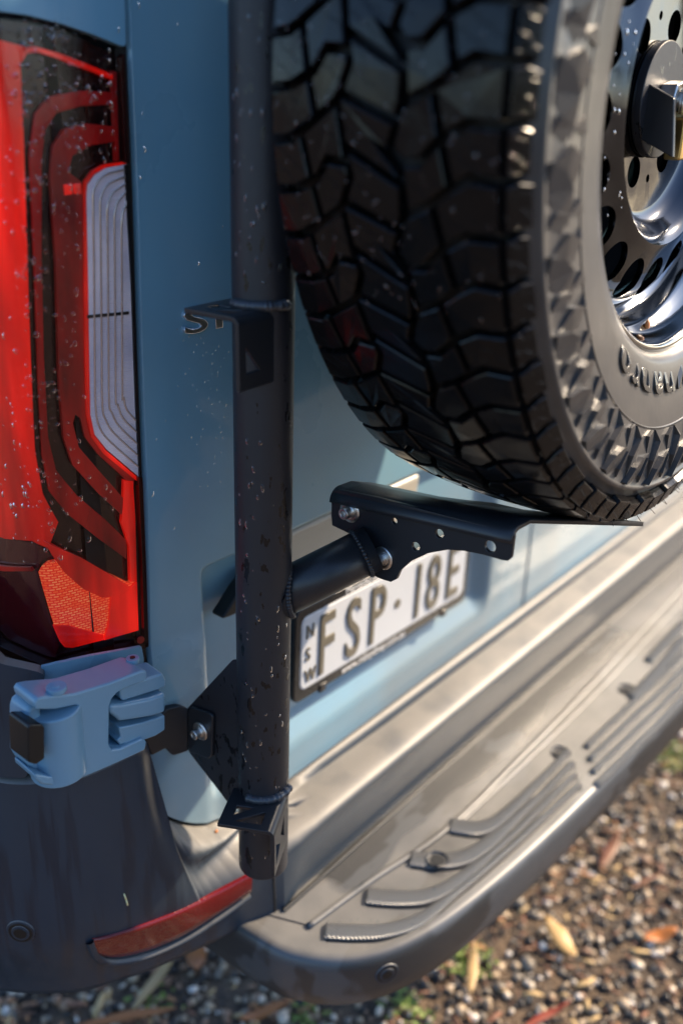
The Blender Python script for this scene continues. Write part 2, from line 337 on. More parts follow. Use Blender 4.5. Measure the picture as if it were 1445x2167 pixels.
spec_leaves = [((330, 2072), .25, .14, .010, 2, 'long straw coloured bark strip lying under the bumper corner'),
 ((270, 2150), -.7, .16, .009, 0, 'curled orange bark strip at the bottom left edge of the picture'),
 ((415, 2020), .9, .07, .018, 0, 'broad orange leaf just below the red bumper reflector'),
 ((560, 2140), -.5, .09, .010, 0, 'short orange bark strip below the left end of the step'),
 ((1000, 2050), .5, .10, .009, 2, 'yellowish bark strip beside the green weeds below the step'),
 ((1185, 1985), 1.1, .09, .017, 2, 'broad tan leaf lying right of the step on the gravel'),
 ((1150, 2150), -.4, .10, .007, 3, 'thin dark red bark strip near the bottom edge right of the weeds'),
 ((1290, 1800), .1, .12, .012, 1, 'long brown bark piece lying at the right edge of the gravel'),
 ((1395, 1980), -.6, .07, .014, 0, 'orange leaf lying at the lower right of the gravel')]
for (px, py), a, L, wd, mi, lab in spec_leaves:
    q = gp(px, py); tag(leaf('fallen_leaf', q[0], q[1], a, L, wd, leafm[mi]), lab, 'leaf', 'fallen leaves and bark on the gravel')
for i in range(70):
    q = (random.uniform(-.2, 2.6), random.uniform(-.9, 1.3))
    tag(leaf('fallen_leaf', q[0], q[1], random.uniform(0, PI), random.uniform(.02, .09), random.uniform(.003, .011), random.choice(leafm), random.uniform(.0, .03)), 'small dry brown or orange leaf lying loose among the gravel stones', 'leaf', 'fallen leaves and bark on the gravel')
weed_m = mat('weed_green', (.17, .24, .04), .5)
def weed(px, py, n, sp, lab):
    q = gp(px, py); V = []; Fc = []
    for i in range(n):
        a = random.uniform(0, 2*PI); r = random.uniform(0, sp); x, y = q[0]+r*math.cos(a), q[1]+r*math.sin(a); a2 = random.uniform(0, 2*PI); L = random.uniform(.006, .018); wd = L*.28; up = random.uniform(.2, .9)
        dx, dy = math.cos(a2), math.sin(a2); b0 = len(V); z = GZ+.008
        V += [(x, y, z), (x+dx*L*.5-dy*wd, y+dy*L*.5+dx*wd, z+L*up*.6), (x+dx*L, y+dy*L, z+L*up*.8), (x+dx*L*.5+dy*wd, y+dy*L*.5-dx*wd, z+L*up*.6)]; Fc.append((b0, b0+1, b0+2, b0+3))
    tag(mobj('weed_patch', V, Fc, weed_m), lab, 'weeds', kind='stuff')
weed(985, 2020, 120, .05, 'bright green weeds below the front corner of the step')
weed(860, 2120, 60, .05, 'sparse green weeds at the bottom edge under the step')
weed(1420, 1590, 160, .06, 'green weeds at the right edge beside the far end of the step')
weed(655, 2130, 60, .04, 'few small green sprouts under the left end of the step')
weed(320, 2105, 25, .06, 'pale green moss patch under the bumper corner')

# ================================================================== VAN
van = tag(empty('van', (0.4, 0.4, GZ)), 'blue grey panel van seen at its wet rear corner with step bumper', 'van')
van.location = (0, 0, 0)
class Surf:      # vertical wall following a plan path
    def __init__(s, path):
        P = cat_rom(path, 4, False); s.p = np.array(P); s.s = np.concatenate([[0], np.cumsum(np.linalg.norm(np.diff(s.p, axis=0), axis=1))])
        d = np.diff(s.p, axis=0); d /= np.linalg.norm(d, axis=1)[:, None]; nn = np.stack([-d[:, 1], d[:, 0]], 1)   # path runs towards -x -> outward
        v = np.zeros_like(s.p); v[:-1] += nn; v[1:] += nn; s.n = v/np.linalg.norm(v, axis=1)[:, None]
        if s.n[0][1] > 0: s.n = -s.n
    def hit(s, px, py):
        d = rd(px, py); best = None
        for i in range(len(s.p)-1):
            a, b = s.p[i], s.p[i+1]; e = b-a
            M = np.array([[d[0], -e[0]], [d[1], -e[1]]]); rhs = a-CP[:2]
            if abs(np.linalg.det(M)) < 1e-12: continue
            t, q = np.linalg.solve(M, rhs)
            lo = -9 if i == 0 else 0; hi = 9 if i == len(s.p)-2 else 1
            if lo <= q <= hi and t > 0 and (best is None or t < best[0]): best = (t, s.s[i]+q*(s.s[i+1]-s.s[i]), CP[2]+t*d[2])
        return best[1], best[2]
    def pos(s, ss, z, off=0):
        i = int(np.clip(np.searchsorted(s.s, ss)-1, 0, len(s.p)-2)); q = (ss-s.s[i])/(s.s[i+1]-s.s[i])
        p = s.p[i]+(s.p[i+1]-s.p[i])*q; qq = min(max(q, 0), 1); nn = s.n[i]*(1-qq)+s.n[i+1]*qq
        return (p[0]+nn[0]*off, p[1]+nn[1]*off, z)
    def panel(s, name, px, off, th, m, parent, bev=0, smoothn=0, raw=False):
        pts = cat_rom(px, smoothn) if smoothn else px
        if not raw:
            pts = [(max(a[0], -25), a[1]) for a in pts]; N0 = len(pts); dn = []
            for i in range(N0):
                a = np.array(pts[i], float); b_ = np.array(pts[(i+1) % N0], float); k = max(1, int(np.hypot(*(b_-a))//30))
                dn += [tuple(a+(b_-a)*j/k) for j in range(k)]
            pts = dn
        q = [s.hit(*a) for a in pts] if not raw else pts
        bm = bmesh.new(); vs = [bm.verts.new((a, b_, 0)) for a, b_ in q]
        try: bm.faces.new(vs)
        except Exception: pass
        for k in s.s[1:-1]:
            bmesh.ops.bisect_plane(bm, geom=bm.verts[:]+bm.edges[:]+bm.faces[:], plane_co=(k, 0, 0), plane_no=(1, 0, 0))
        bmesh.ops.triangulate(bm, faces=bm.faces[:])
        top = [v for v in bm.verts]; faces = list(bm.faces)
        r = bmesh.ops.extrude_face_region(bm, geom=faces); nv = {v for v in r['geom'] if isinstance(v, bmesh.types.BMVert)}
        for v in bm.verts: v.co = s.pos(v.co.x, v.co.y, off-th if v in nv else off)
        o = bobj(name, bm, m, parent)
        if bev: bevel(o, bev, 2, 50)
        return o
LS = Surf([(.06, .158), (.0, .166), (-.03, .173), (-.058, .181), (-.085, .190), (-.097, .201), (-.102, .217), (-.107, .25), (-.114, .32), (-.12, .5)])
lamp = empty('tail_light', (-.06, .18, .2), van); lamp.location = (0, 0, 0)
outl = [(-60, 20), (0, 37), (70, 46), (130, 62), (200, 85), (262, 114), (266, 200), (273, 345), (283, 600), (293, 860), (301, 1010), (308, 1180), (314, 1368), (212, 1395), (110, 1420), (60, 1405), (0, 1378), (-60, 1350)]
LS.panel('housing', outl, -.014, .01, red_dark, lamp)
LS.panel('lens', outl, .0, .0008, lens_skin, lamp)
rim_out = [(-60, 20), (0, 37), (70, 46), (130, 62), (200, 85), (262, 114), (256, 122), (196, 96), (128, 74), (70, 60), (0, 50), (-60, 34)]
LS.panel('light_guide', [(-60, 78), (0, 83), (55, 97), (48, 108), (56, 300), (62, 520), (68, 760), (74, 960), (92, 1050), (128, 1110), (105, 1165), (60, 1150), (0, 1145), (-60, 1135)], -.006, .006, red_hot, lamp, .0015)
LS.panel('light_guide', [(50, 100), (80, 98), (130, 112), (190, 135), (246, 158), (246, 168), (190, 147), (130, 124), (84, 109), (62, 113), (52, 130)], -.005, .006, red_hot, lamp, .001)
LS.panel('light_guide', [(246, 150), (253, 152), (259, 340), (253, 342)], -.005, .006, red_mid, lamp)
LS.panel('red_band', [(70, 330), (82, 240), (110, 205), (180, 192), (250, 195), (250, 222), (180, 225), (128, 240), (104, 275), (96, 340), (96, 560), (100, 760), (108, 930), (125, 1000), (170, 1055), (230, 1105), (276, 1150), (276, 1190), (220, 1150), (150, 1095), (108, 1045), (92, 970), (86, 800), (80, 560)], -.008, .005, red_mid, lamp, .001)
LS.panel('red_band', [(112, 380), (118, 310), (140, 275), (190, 262), (250, 268), (254, 300), (200, 308), (160, 330), (150, 365), (178, 385), (182, 420), (184, 560), (187, 760), (189, 880), (198, 925), (225, 958), (292, 1020), (290, 1034), (215, 968), (186, 930), (176, 890), (165, 880), (160, 900), (172, 950), (215, 1000), (270, 1062), (276, 1105), (215, 1050), (160, 990), (140, 930), (130, 800), (124, 560)], -.006, .006, red_mid, lamp, .001)
LS.panel('light_guide', [(182, 410), (184, 385), (200, 362), (225, 349), (272, 342), (272, 347), (228, 355), (204, 368), (188, 390), (186, 410), (189, 560), (192, 760), (194, 880), (203, 922), (228, 955), (298, 1014), (296, 1022), (222, 962), (197, 928), (187, 882), (184, 760)], -.0035, .005, red_hot, lamp)
for q in ([(140, 392), (156, 388), (158, 412), (142, 414)], [(160, 390), (178, 388), (178, 412), (162, 412)]): LS.panel('light_guide', q, -.004, .004, red_hot, lamp, .001)
rl = [(271, 348), (228, 356), (205, 370), (189, 392), (187, 420), (190, 560), (193, 760), (195, 880), (204, 922), (230, 954), (299, 1012), (294, 860), (285, 600), (277, 420)]
LS.panel('reverse_lens', rl, -.003, .006, clear_m, lamp)
for k in range(5):
    f = .11+.16*k; pts = [(275, 348+88*f*1.0)] + [(a+(284-a)*f, b_+(640-b_)*f*.16+(60*f if b_ < 450 else -60*f if b_ > 900 else 0)) for a, b_ in ((225, 356), (205, 368), (191, 392), (189, 420), (191, 560), (193, 760), (195, 870), (206, 920), (232, 950))] + [(297-5*f, 1006-150*f)]
    pl = cat_rom(pts, 4, False); bm = bmesh.new(); q = [LS.pos(*LS.hit(*a), -.0022) for a in pl]
    for a, c in zip(q[:-1], q[1:]): tube_bm(bm, a, c, .0009, 6, False)
    bobj('lens_rib', bm, rib_m, lamp, True)
LS.panel('reverse_lens_seam', [(188, 668), (276, 660), (276, 666), (188, 675)], -.0021, .002, dark_m, lamp)
LS.panel('inner_frame', [(266, 350), (275, 349), (286, 600), (296, 860), (302, 1010), (297, 1012), (289, 860), (280, 600)], -.001, .004, rubseal, lamp)
LS.panel('reflector_bowl', [(72, 1218), (82, 1206), (100, 1199), (128, 1193), (190, 1200), (279, 1240), (296, 1236), (299, 1338), (230, 1358), (158, 1377), (140, 1376), (128, 1364), (104, 1310), (84, 1255)], -.008, .005, orange_m, lamp, .001)
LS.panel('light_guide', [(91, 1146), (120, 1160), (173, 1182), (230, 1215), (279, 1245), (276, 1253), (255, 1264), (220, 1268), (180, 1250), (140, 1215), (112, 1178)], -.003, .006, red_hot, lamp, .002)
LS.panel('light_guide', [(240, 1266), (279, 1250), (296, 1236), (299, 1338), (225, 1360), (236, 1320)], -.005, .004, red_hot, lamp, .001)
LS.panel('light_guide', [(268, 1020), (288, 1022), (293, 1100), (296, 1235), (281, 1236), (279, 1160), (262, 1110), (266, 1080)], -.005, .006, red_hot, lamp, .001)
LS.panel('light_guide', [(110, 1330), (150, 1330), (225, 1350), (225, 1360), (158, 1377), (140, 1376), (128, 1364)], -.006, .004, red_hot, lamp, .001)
maroon = mat('maroon_band', (.055, .003, .006), .18, 0, .7, .04)
LS.panel('red_band', [(-60, 1140), (0, 1150), (60, 1158), (120, 1185), (90, 1192), (70, 1205), (62, 1218), (80, 1270), (104, 1335), (126, 1378), (112, 1404), (60, 1390), (0, 1362), (-60, 1335)], -.011, .004, maroon, lamp)
LS.panel('red_band', [(-60, 1200), (0, 1204), (55, 1206), (60, 1214), (0, 1214), (-60, 1212)], -.006, .003, red_mid, lamp)
o = LS.panel('lens_edge', [(-60, 1350), (0, 1378), (60, 1405), (110, 1420), (212, 1395), (314, 1368), (313, 1358), (212, 1384), (112, 1408), (60, 1393), (0, 1366), (-60, 1338)], .0012, .012, red_dark, lamp)
LS.panel('lens_edge', [(262, 114), (266, 200), (273, 345), (266, 345), (259, 200), (256, 122)], .0012, .008, red_dark, lamp)
LS.panel('lens_edge', [(301, 1010), (308, 1180), (314, 1368), (305, 1366), (300, 1180), (293, 1010)], .0012, .008, red_dark, lamp)
for px, py in ((296, 1352),):
    q = LS.pos(*LS.hit(px, py), .0015); tube('lens_screw', q, (q[0]-.0004, q[1]-.0015, q[2]), .004, red_mid, lamp, 20)
# dark body shell behind the gaps, painted panel above the lamp
sh = [(s_, z_) for s_, z_ in ((0, -.14), (LS.s[-1], -.14), (LS.s[-1], 1.15), (0, 1.15))]
LS.panel('body_shell', sh, -.028, .004, dark_m, van, raw=True)
LS.panel('quarter_panel', [(-90, -160), (258, -160), (262, -20), (265, 40), (266, 92), (262, 98), (250, 95), (200, 74), (130, 50), (60, 32), (0, 24), (-90, 2)], .001, .01, paint, van, .003)
# lower outer body behind the hinge
BPth = [(.05, .150), (-.03, .150), (-.085, .158), (-.107, .166), (-.129, .184), (-.156, .218), (-.185, .30), (-.21, .5)]
BS = Surf(BPth)
BS.panel('body_shell', [(s_, z_) for s_, z_ in ((.075, -.20), (BS.s[-1], -.20), (BS.s[-1], .03), (.075, -.055))], -.016, .004, dark_m, van, raw=True)
BS.panel('corner_trim', [(-90, 1380), (0, 1406), (80, 1424), (92, 1430), (94, 1440), (70, 1475), (60, 1500), (57, 1560), (58, 1640), (54, 1648), (0, 1648), (-90, 1640)], -.002, .012, plastic, van, .003)
BS.panel('hinge_pocket', [(84, 1424), (200, 1398), (313, 1376), (318, 1400), (316, 1600), (200, 1640), (62, 1646), (62, 1500), (74, 1472), (92, 1442)], -.010, .004, paint, van)

# ---- door
XL = np.array([[1.2, .056], [.54, .0290], [.506, .0275], [.388, .0240], [.25, .0175], [.137, .0140], [-.06, .0040], [-.12, -.003], [-.175, -.010], [-.22, -.0125], [-.245, -.009], [-.265, -.002], [-.285, .010], [-.300, .024], [-.315, .042], [-.328, .062], [-.338, .085], [-.345, .112], [-.352, .16]])
def xl(z): return np.interp(-z, -XL[:, 0], XL[:, 1])
SEAM = .825
def Dy(x, z):
    y = .158 + .012*sm((.22-x)/.26)**1.2 + .004*sm((z-.2)/.6)
    low = sm((-.055-z)/.03)
    rec = sm((x-.072)/.018)*sm((.012-z)/.012)*sm((z+.31)/.05)*sm((.70-x)/.04)
    y = y + .020*rec - .005*low*sm((.09-x)/.03)
    return y
def door_grid(name, x1f, x0f, nx):
    zs = np.concatenate([np.linspace(-.352, -.24, 34), np.linspace(-.235, -.02, 40), np.linspace(-.015, .03, 18), np.linspace(.04, 1.1, 40)])
    P = np.zeros((len(zs), nx, 3))
    for i, z in enumerate(zs):
        a, b_ = x0f(z), x1f(z); q = np.linspace(0, 1, nx)**1.5
        X = a+(b_-a)*q; P[i, :, 0] = X; P[i, :, 1] = Dy(X, z); P[i, :, 2] = z
    # rolled edge on the left
    e = P[:, :1].copy(); e[:, 0, 1] += .008; e[:, 0, 0] -= .0008
    P = np.concatenate([e, P], 1); bt = P[:1].copy(); bt[0, :, 1] += .008; P = np.concatenate([bt, P], 0)
    return grid(name, P, paint, van)
door = door_grid('left_door', lambda z: SEAM-.003, xl, 220)
door_grid('right_door', lambda z: 1.9, lambda z: SEAM+.003, 40)
mobj('door_seal', [(SEAM-.02, .168, -.37), (SEAM+.02, .168, -.37), (SEAM+.02, .175, 1.1), (SEAM-.02, .175, 1.1)], [(0, 1, 2, 3)], rubseal, van)
mobj('body_shell', [(-.06, .186, -.40), (1.9, .186, -.40), (1.9, .19, 1.1), (-.03, .19, 1.1)], [(0, 1, 2, 3)], rubseal, van)
# door edge seal strip
P = []
for z in np.linspace(-.34, 1.1, 80): P.append([(xl(z)-.0125, .176+.0*z, z), (xl(z)-.003, .173, z)])
grid('door_seal', np.array(P), rubseal, van)
# trim over the plate recess
prism('plate_light_trim', cat_rom([(.090, .150, -.054), (.10, .150, -.044), (.118, .150, -.028), (.14, .150, -.016), (.165, .150, -.012), (.19, .150, -.012), (.195, .150, -.050), (.16, .150, -.055), (.12, .150, -.056)], 2), (0, 1, 0), .02, rubseal, van, .003)
trim_m = mat('pale_trim', (.40, .37, .31), .35, spec=.6)
prism('plate_light_cover', [(.19, .156, .010), (.47, .156, .008), (.46, .156, -.052), (.19, .156, -.048)], (0, 1, 0), .02, trim_m, van, .006)
# chrome lettering
def text_obj(name, body, size, m, parent, mtx, ext=.001, bev=0, spacing=1.0, align='LEFT', sx=1.0):
    cu = bpy.data.curves.new('t', 'FONT'); cu.body = body; cu.size = size; cu.extrude = ext; cu.bevel_depth = bev; cu.space_character = spacing; cu.align_x = align; cu.resolution_u = 4
    t = bpy.data.objects.new('t', cu); COL.objects.link(t); dg = bpy.context.evaluated_depsgraph_get(); dg.update()
    me = bpy.data.meshes.new_from_object(t.evaluated_get(dg)); bpy.data.objects.remove(t); bpy.data.curves.remove(cu)
    me.transform(mtx @ Matrix.Diagonal((sx, 1, 1, 1))); me.name = name; me.materials.clear(); me.materials.append(m)
    return link(bpy.data.objects.new(name, me), parent)
def wall_m(x, y, z, rot=0): return Matrix.Translation((x, y, z)) @ Matrix.Rotation(rot, 4, 'Y') @ Matrix.Rotation(PI/2, 4, 'X')
text_obj('badge_letters', 'SPRINTER', .034, chrome, van, wall_m(.062, .1645, .264, 0), .0026, .0006, 1.15, sx=2.1)
# ---- number plate
np_ = empty('number_plate', (0, 0, 0), van)
PA = .035
MT = Matrix.Translation((.205, .150, -.2305)) @ Matrix.Rotation(PA, 4, 'Y')
def PV(x, z, y=0): v = MT @ Vector((x, y, z)); return (v.x, v.y, v.z)
def rrect(x0, z0, x1, z1, r, y=0, n=4):
    o = []
    for cx, cz, a0 in ((x1-r, z1-r, 0), (x0+r, z1-r, 90), (x0+r, z0+r, 180), (x1-r, z0+r, 270)):
        for k in range(n+1): a = math.radians(a0+90*k/n); o.append(PV(cx+r*math.cos(a), cz+r*math.sin(a), y))
    return o
prism('plate_frame', rrect(0, 0, .402, .134, .012), (0, 1, 0), .008, frame_m, np_, .002)
prism('plate_sheet', rrect(.012, .017, .390, .120, .010, -.001), (0, 1, 0), .004, plate_m, np_, .0008)
prism('plate_edge_rim', rrect(.0105, .0155, .3915, .1215, .011, -.0003), (0, 1, 0), .004, plate_m, np_, .0008)
M2 = MT @ Matrix.Rotation(PI/2, 4, 'X')
for ch, x in (('F', .040), ('S', .096), ('P', .146), ('1', .243), ('8', .283), ('E', .335)):
    text_obj('plate_character', ch, .124, plate_blk, np_, M2 @ Matrix.Translation((x, .0265, .0018)), .0008, .0010, sx=.60 if ch != '1' else .6)
bm = bmesh.new(); a = PV(.213, .066, -.002); tube_bm(bm, a, (a[0], a[1]+.003, a[2]), .007, 24); bobj('plate_character', bm, plate_blk, np_)
for ch, z in (('N', .090), ('S', .058), ('W', .026)): text_obj('plate_character', ch, .026, plate_blk, np_, M2 @ Matrix.Translation((.018, z, .0018)), .0006, .0003, sx=.8)
text_obj('frame_lettering', 'www.mbsydney.com.au', .0165, white_ink, np_, M2 @ Matrix.Translation((.095, .0035, .0004)), .0003, 0, 1.0, sx=.92)
text_obj('frame_lettering', 'Mercedes-Benz Sydney', .0145, white_ink, np_, M2 @ Matrix.Translation((.095, .1235, .0004)), .0003, 0, 1.0, sx=.92)
for x in (.05, .335): prism('frame_clip', [PV(x, -.004, -.002), PV(x+.012, -.004, -.002), PV(x+.012, .008, -.002), PV(x, .008, -.002)], (0, 1, 0), .006, frame_m, np_, .001)

# ---- bumper
zt_x = np.array([[-.0135, -.155], [-.0132, -.20], [-.010, -.245], [0, -.275], [.012, -.293], [.026, -.308], [.044, -.322], [.065, -.335], [.09, -.345], [.12, -.351], [.17, -.357], [2, -.357]])
outline = cat_rom([tuple(a) for a in [(-.014, .05), (-.0135, -.10)] + [tuple(b_) for b_ in zt_x]], 6, False); outline = np.array(outline); _d = np.concatenate([[0], np.cumsum(np.linalg.norm(np.diff(outline, axis=0), axis=1))]); _t = np.arange(0, _d[-1], .0006); outline = np.stack([np.interp(_t, _d, outline[:, 0]), np.interp(_t, _d, outline[:, 1])], 1); outline = outline[outline[:, 0] < 2]
def ztop(x): return -.160 if x < -.0135 else float(np.interp(x, zt_x[:, 0], zt_x[:, 1]))
lev = [(-.155, [(-.24, .6), (-.215, .42), (-.185, .30), (-.156, .218), (-.129, .184), (-.107, .166), (-.085, .158), (-.03, .150), (.03, .148), (.10, .147)]),
       (-.30, [(-.265, .6), (-.235, .42), (-.205, .31), (-.172, .228), (-.134, .178), (-.104, .158), (-.078, .146), (-.022, .130), (.045, .112), (.12, .098)]),
       (-.368, [(-.275, .6), (-.245, .42), (-.214, .31), (-.178, .228), (-.136, .172), (-.100, .150), (-.070, .136), (-.008, .116), (.060, .098), (.12, .090)]),
       (-.395, [(-.273, .6), (-.243, .42), (-.212, .31), (-.177, .230), (-.132, .176), (-.094, .156), (-.063, .142), (-.002, .122), (.066, .103), (.12, .088)]),
       (-.46, [(-.262, .6), (-.232, .42), (-.200, .31), (-.163, .240), (-.117, .188), (-.078, .165), (-.048, .149), (.012, .127), (.075, .107), (.12, .086)])]
lev_c = [(z, np.array(cat_rom(p_, 40, False))) for z, p_ in lev]
def plan(ti, z):     # ti in 0..nC-1 index into columns, spline through levels
    zs = [-l[0] for l in lev_c]; A = np.array([l[1][ti] for l in lev_c]); zz = -z
    return np.array([np.interp(zz, zs, A[:, 0]), np.interp(zz, zs, A[:, 1])])
def smooth_plan(ti, z):
    a = sum(plan(ti, z+dz)*w_ for dz, w_ in ((-.02, .15), (-.01, .2), (0, .3), (.01, .2), (.02, .15))); return a
def dist_out(x, z): return float(np.min(np.hypot(outline[:, 0]-x, outline[:, 1]-z)))
nC = len(lev_c[0][1]); NR = 70
def bumper(name, cols, zb):
    P = np.zeros((NR+1, len(cols), 3))
    for j, cc in enumerate(cols):
        if cc < nC: fn = lambda z: smooth_plan(cc, z); xr = lev_c[0][1][cc][0]
        else:
            X = .12 + (cc-nC+1)*.03; xr = X
            def fn(z, X=X):
                yb = .088 + .0*(X-.12) - .002*sm((z+.395)/.03) + .004*sm((-.40-z)/.05)
                return np.array([X, yb])
        # iterate top boundary
        x = fn(-.3)[0]; zt = ztop(x)
        for _ in range(6): x = .5*x + .5*fn(zt)[0]; zt = ztop(x)
        for i in range(NR+1):
            t = (i/NR)**1.9; z = zt + (zb-zt)*t; q = fn(z)
            ddist = dist_out(q[0], z) if q[0] > -.03 else .2
            wv_ = float(np.interp(q[0], [-.03, .0, .05, .12, .2], [.030, .048, .050, .028, .019])); pw = float(np.interp(q[0], [0, .2], [2, 2.6]))
            k = 1-max(0, 1-(1-min(1, ddist/wv_))**pw)**(1/pw) if ddist < wv_ else 0
            if i == 0 and q[0] > -.016: k = 1
            y = q[1] + (.166-q[1])*k
            P[i, j] = (q[0], y, z)
    cx_ = (P[2:-1, 1:-1, 0] < .11)
    for _ in range(60):
        Y = P[..., 1]; L_ = .25*(Y[1:-2, 1:-1]+Y[3:, 1:-1]+Y[2:-1, :-2]+Y[2:-1, 2:]); Y[2:-1, 1:-1] = np.where(cx_, .4*Y[2:-1, 1:-1]+.6*L_, Y[2:-1, 1:-1])
    lo = P[-1:].copy(); lo[..., 1] += .012; lo[..., 2] -= .004; lo2 = P[-1:].copy(); lo2[..., 1] += .06; lo2[..., 2] -= .004
    top = P[:1].copy(); top[..., 1] += .02
    return grid(name, np.concatenate([top, P, lo, lo2], 0), plastic, van)
cut_c = nC-14
bc = bumper('bumper_corner', list(range(0, cut_c)), -.468)
bf = bumper('bumper_face', list(range(cut_c, nC+60)), -.462)
# seam between corner piece and face
pts = [smooth_plan(cut_c-1, z) for z in np.linspace(-.375, -.468, 8)]
bm = bmesh.new()
for i in range(7):
    z0, z1 = np.linspace(-.375, -.468, 8)[i:i+2]; tube_bm(bm, (pts[i][0], pts[i][1], z0), (pts[i+1][0], pts[i+1][1], z1), .0016, 8, False)
bobj('bumper_seam', bm, rubseal, van, True)
# surface patches lying on the bumper (sight line meets mesh)
dg = bpy.context.evaluated_depsgraph_get(); dg.update()
from mathutils.bvhtree import BVHTree
def bvh(o): return BVHTree.FromObject(o, dg)
BC = bvh(bc); BF = bvh(bf); DR = bvh(door)
def on(tree, px, py, off=0):
    h, nn, i, dd = tree.ray_cast(Vector(CP), Vector(rd(px, py)).normalized())
    if h is None: return None, None
    if nn.dot(Vector(rd(px, py))) > 0: nn = -nn
    return h + nn*off, nn
def patch(name, tree, px, off, m, parent, nx=26, nz=5, th=.004):
    """strip between an upper and a lower polyline of sight lines"""
    up, lo = px; up = cat_rom(up, 6, False); lo = cat_rom(lo, 6, False); up = np.array(up); lo = np.array(lo)
    P = np.zeros((nz+2, nx, 3))
    for j in range(nx):
        t = j/(nx-1); a = up[int(round(t*(len(up)-1)))]; b_ = lo[int(round(t*(len(lo)-1)))]
        for i in range(nz):
            q = a+(b_-a)*i/(nz-1); h, nn = on(tree, *q, off)
            if h is None: h = Vector(P[i+1, j-1])
            P[i+1, j] = h
    for _ in range(25): P[1:-1, 1:-1] = .5*P[1:-1, 1:-1]+.25*(P[1:-1, :-2]+P[1:-1, 2:])
    P[1:-1] -= np.array([0, .0006, 0]); P[0] = P[1]+np.array([0, th, 0]); P[-1] = P[-2]+np.array([0, th, 0])
    return grid(name, P, m, parent)
patch('reflector', BC, ([(197, 1984), (225, 1980), (300, 1955), (380, 1925), (450, 1890), (532, 1846)], [(203, 2012), (235, 2023), (300, 2012), (380, 1980), (450, 1937), (530, 1884)]), .0022, refl_m, van, 50, 7)
bm = bmesh.new(); q = []
for a in cat_rom([(190, 1990), (205, 2022), (240, 2034), (310, 2022), (390, 1988), (460, 1944), (530, 1894)], 6, False):
    h, nn = on(BC, a[0], a[1], .001)
    if h: q.append(h)
for a, c in zip(q[:-1], q[1:]): tube_bm(bm, a, c, .0045, 10, False)
bobj('reflector_lip', bm, plastic, van, True)
def sensor(name, tree, px, py, r):
    h, nn = on(tree, px, py, 0); s_ = empty(name, (0, 0, 0), van); 
    nn = nn.normalized()
    for r0_, r1_, o0, o1, m in ((r, r*.93, -.002, .0012, plastic), (r*.86, r*.80, -.002, .0016, rubseal), (r*.62, r*.6, 0, .0024, plastic), (r*.46, r*.44, 0, .003, rubseal)):
        tube('sensor_ring', h+nn*o0, h+nn*o1, r0_, m, s_, 40, r1_, .0006)
    return s_
sensor('parking_sensor', BC, 45, 1972, .0165)

# ---- step
ZS = -.462
ox = np.array([[.052, .27], [.055, .19], [.060, .12], [.066, .055], [.080, .018], [.100, -.012], [.125, -.036], [.160, -.057], [.205, -.073], [.26, -.085], [.33, -.095], [.42, -.104], [.57, -.114], [.90, -.130], [1.4, -.135], [2.0, -.13]])
edge = np.array(cat_rom([tuple(a) for a in ox], 8, False))
step = empty('rear_step', (0, 0, 0), van)
inner = np.stack([np.maximum(edge[:, 0], .075), np.full(len(edge), .28)], 1)
dE = np.gradient(edge, axis=0); dE /= np.linalg.norm(dE, axis=1)[:, None]; nE = np.stack([dE[:, 1], -dE[:, 0]], 1)
nE = np.where((nE[:, 0] > .2)[:, None], -nE, nE); nE[nE[:, 1] > 0] *= -1
rows = []
def row(off, z): rows.append(np.concatenate([edge + nE*off, np.full((len(edge), 1), z)], 1))
rows.append(np.concatenate([inner, np.full((len(edge), 1), ZS-.001)], 1))
row(-.020, ZS); row(-.012, ZS+.0015); row(-.006, ZS+.001); row(-.002, ZS-.002); row(.0015, ZS-.008); row(.003, ZS-.016); row(.003, ZS-.05); row(-.002, ZS-.075); row(-.012, ZS-.088); row(-.04, ZS-.092)
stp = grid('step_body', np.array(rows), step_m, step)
# raised lip line and shelf
def strip(name, pts, hw, h, m, z0, bev=.0015):
    P = cat_rom(pts, 8, False); P = np.array(P); d = np.gradient(P, axis=0); d /= np.linalg.norm(d, axis=1)[:, None]; nn = np.stack([-d[:, 1], d[:, 0]], 1)
    prof = [(-1, 0), (-.93, .75), (-.72, 1), (0, 1.02), (.72, 1), (.93, .75), (1, 0)]
    hw = np.interp(np.linspace(0, 1, len(P)), np.linspace(0, 1, len(hw)), hw) if hasattr(hw, '__len__') else np.full(len(P), hw)
    G = np.array([[(*(P[i]+nn[i]*a*hw[i]), z0-.002+(h+.002)*b_) for a, b_ in prof] for i in range(len(P))])
    for e in (0, -1):
        pass
    caps = np.concatenate([G[:1].copy(), G, G[-1:].copy()], 0); caps[0, :, 2] = z0-.002; caps[-1, :, 2] = z0-.002
    return grid(name, caps, m, step)
def sp(px, py, z=ZS): return tuple(U(px, py, 2, z)[:2])
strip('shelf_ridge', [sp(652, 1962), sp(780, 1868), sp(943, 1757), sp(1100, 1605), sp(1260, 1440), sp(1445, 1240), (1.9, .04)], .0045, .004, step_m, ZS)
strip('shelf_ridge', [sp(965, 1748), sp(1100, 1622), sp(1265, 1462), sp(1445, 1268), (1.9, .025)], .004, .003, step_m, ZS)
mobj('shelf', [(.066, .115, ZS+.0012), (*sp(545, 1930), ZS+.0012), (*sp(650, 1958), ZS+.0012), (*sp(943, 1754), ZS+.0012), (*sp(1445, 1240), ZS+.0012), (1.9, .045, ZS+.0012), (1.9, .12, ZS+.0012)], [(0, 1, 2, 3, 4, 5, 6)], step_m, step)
cp = [(x, .0845-.002*0, ZS+.0015) for x in np.linspace(.115, 1.9, 24)]; bm = bmesh.new()
for a, c in zip(cp[:-1], cp[1:]): tube_bm(bm, a, c, .0035, 8, False)
bobj('bumper_gap', bm, rubseal, van, True)
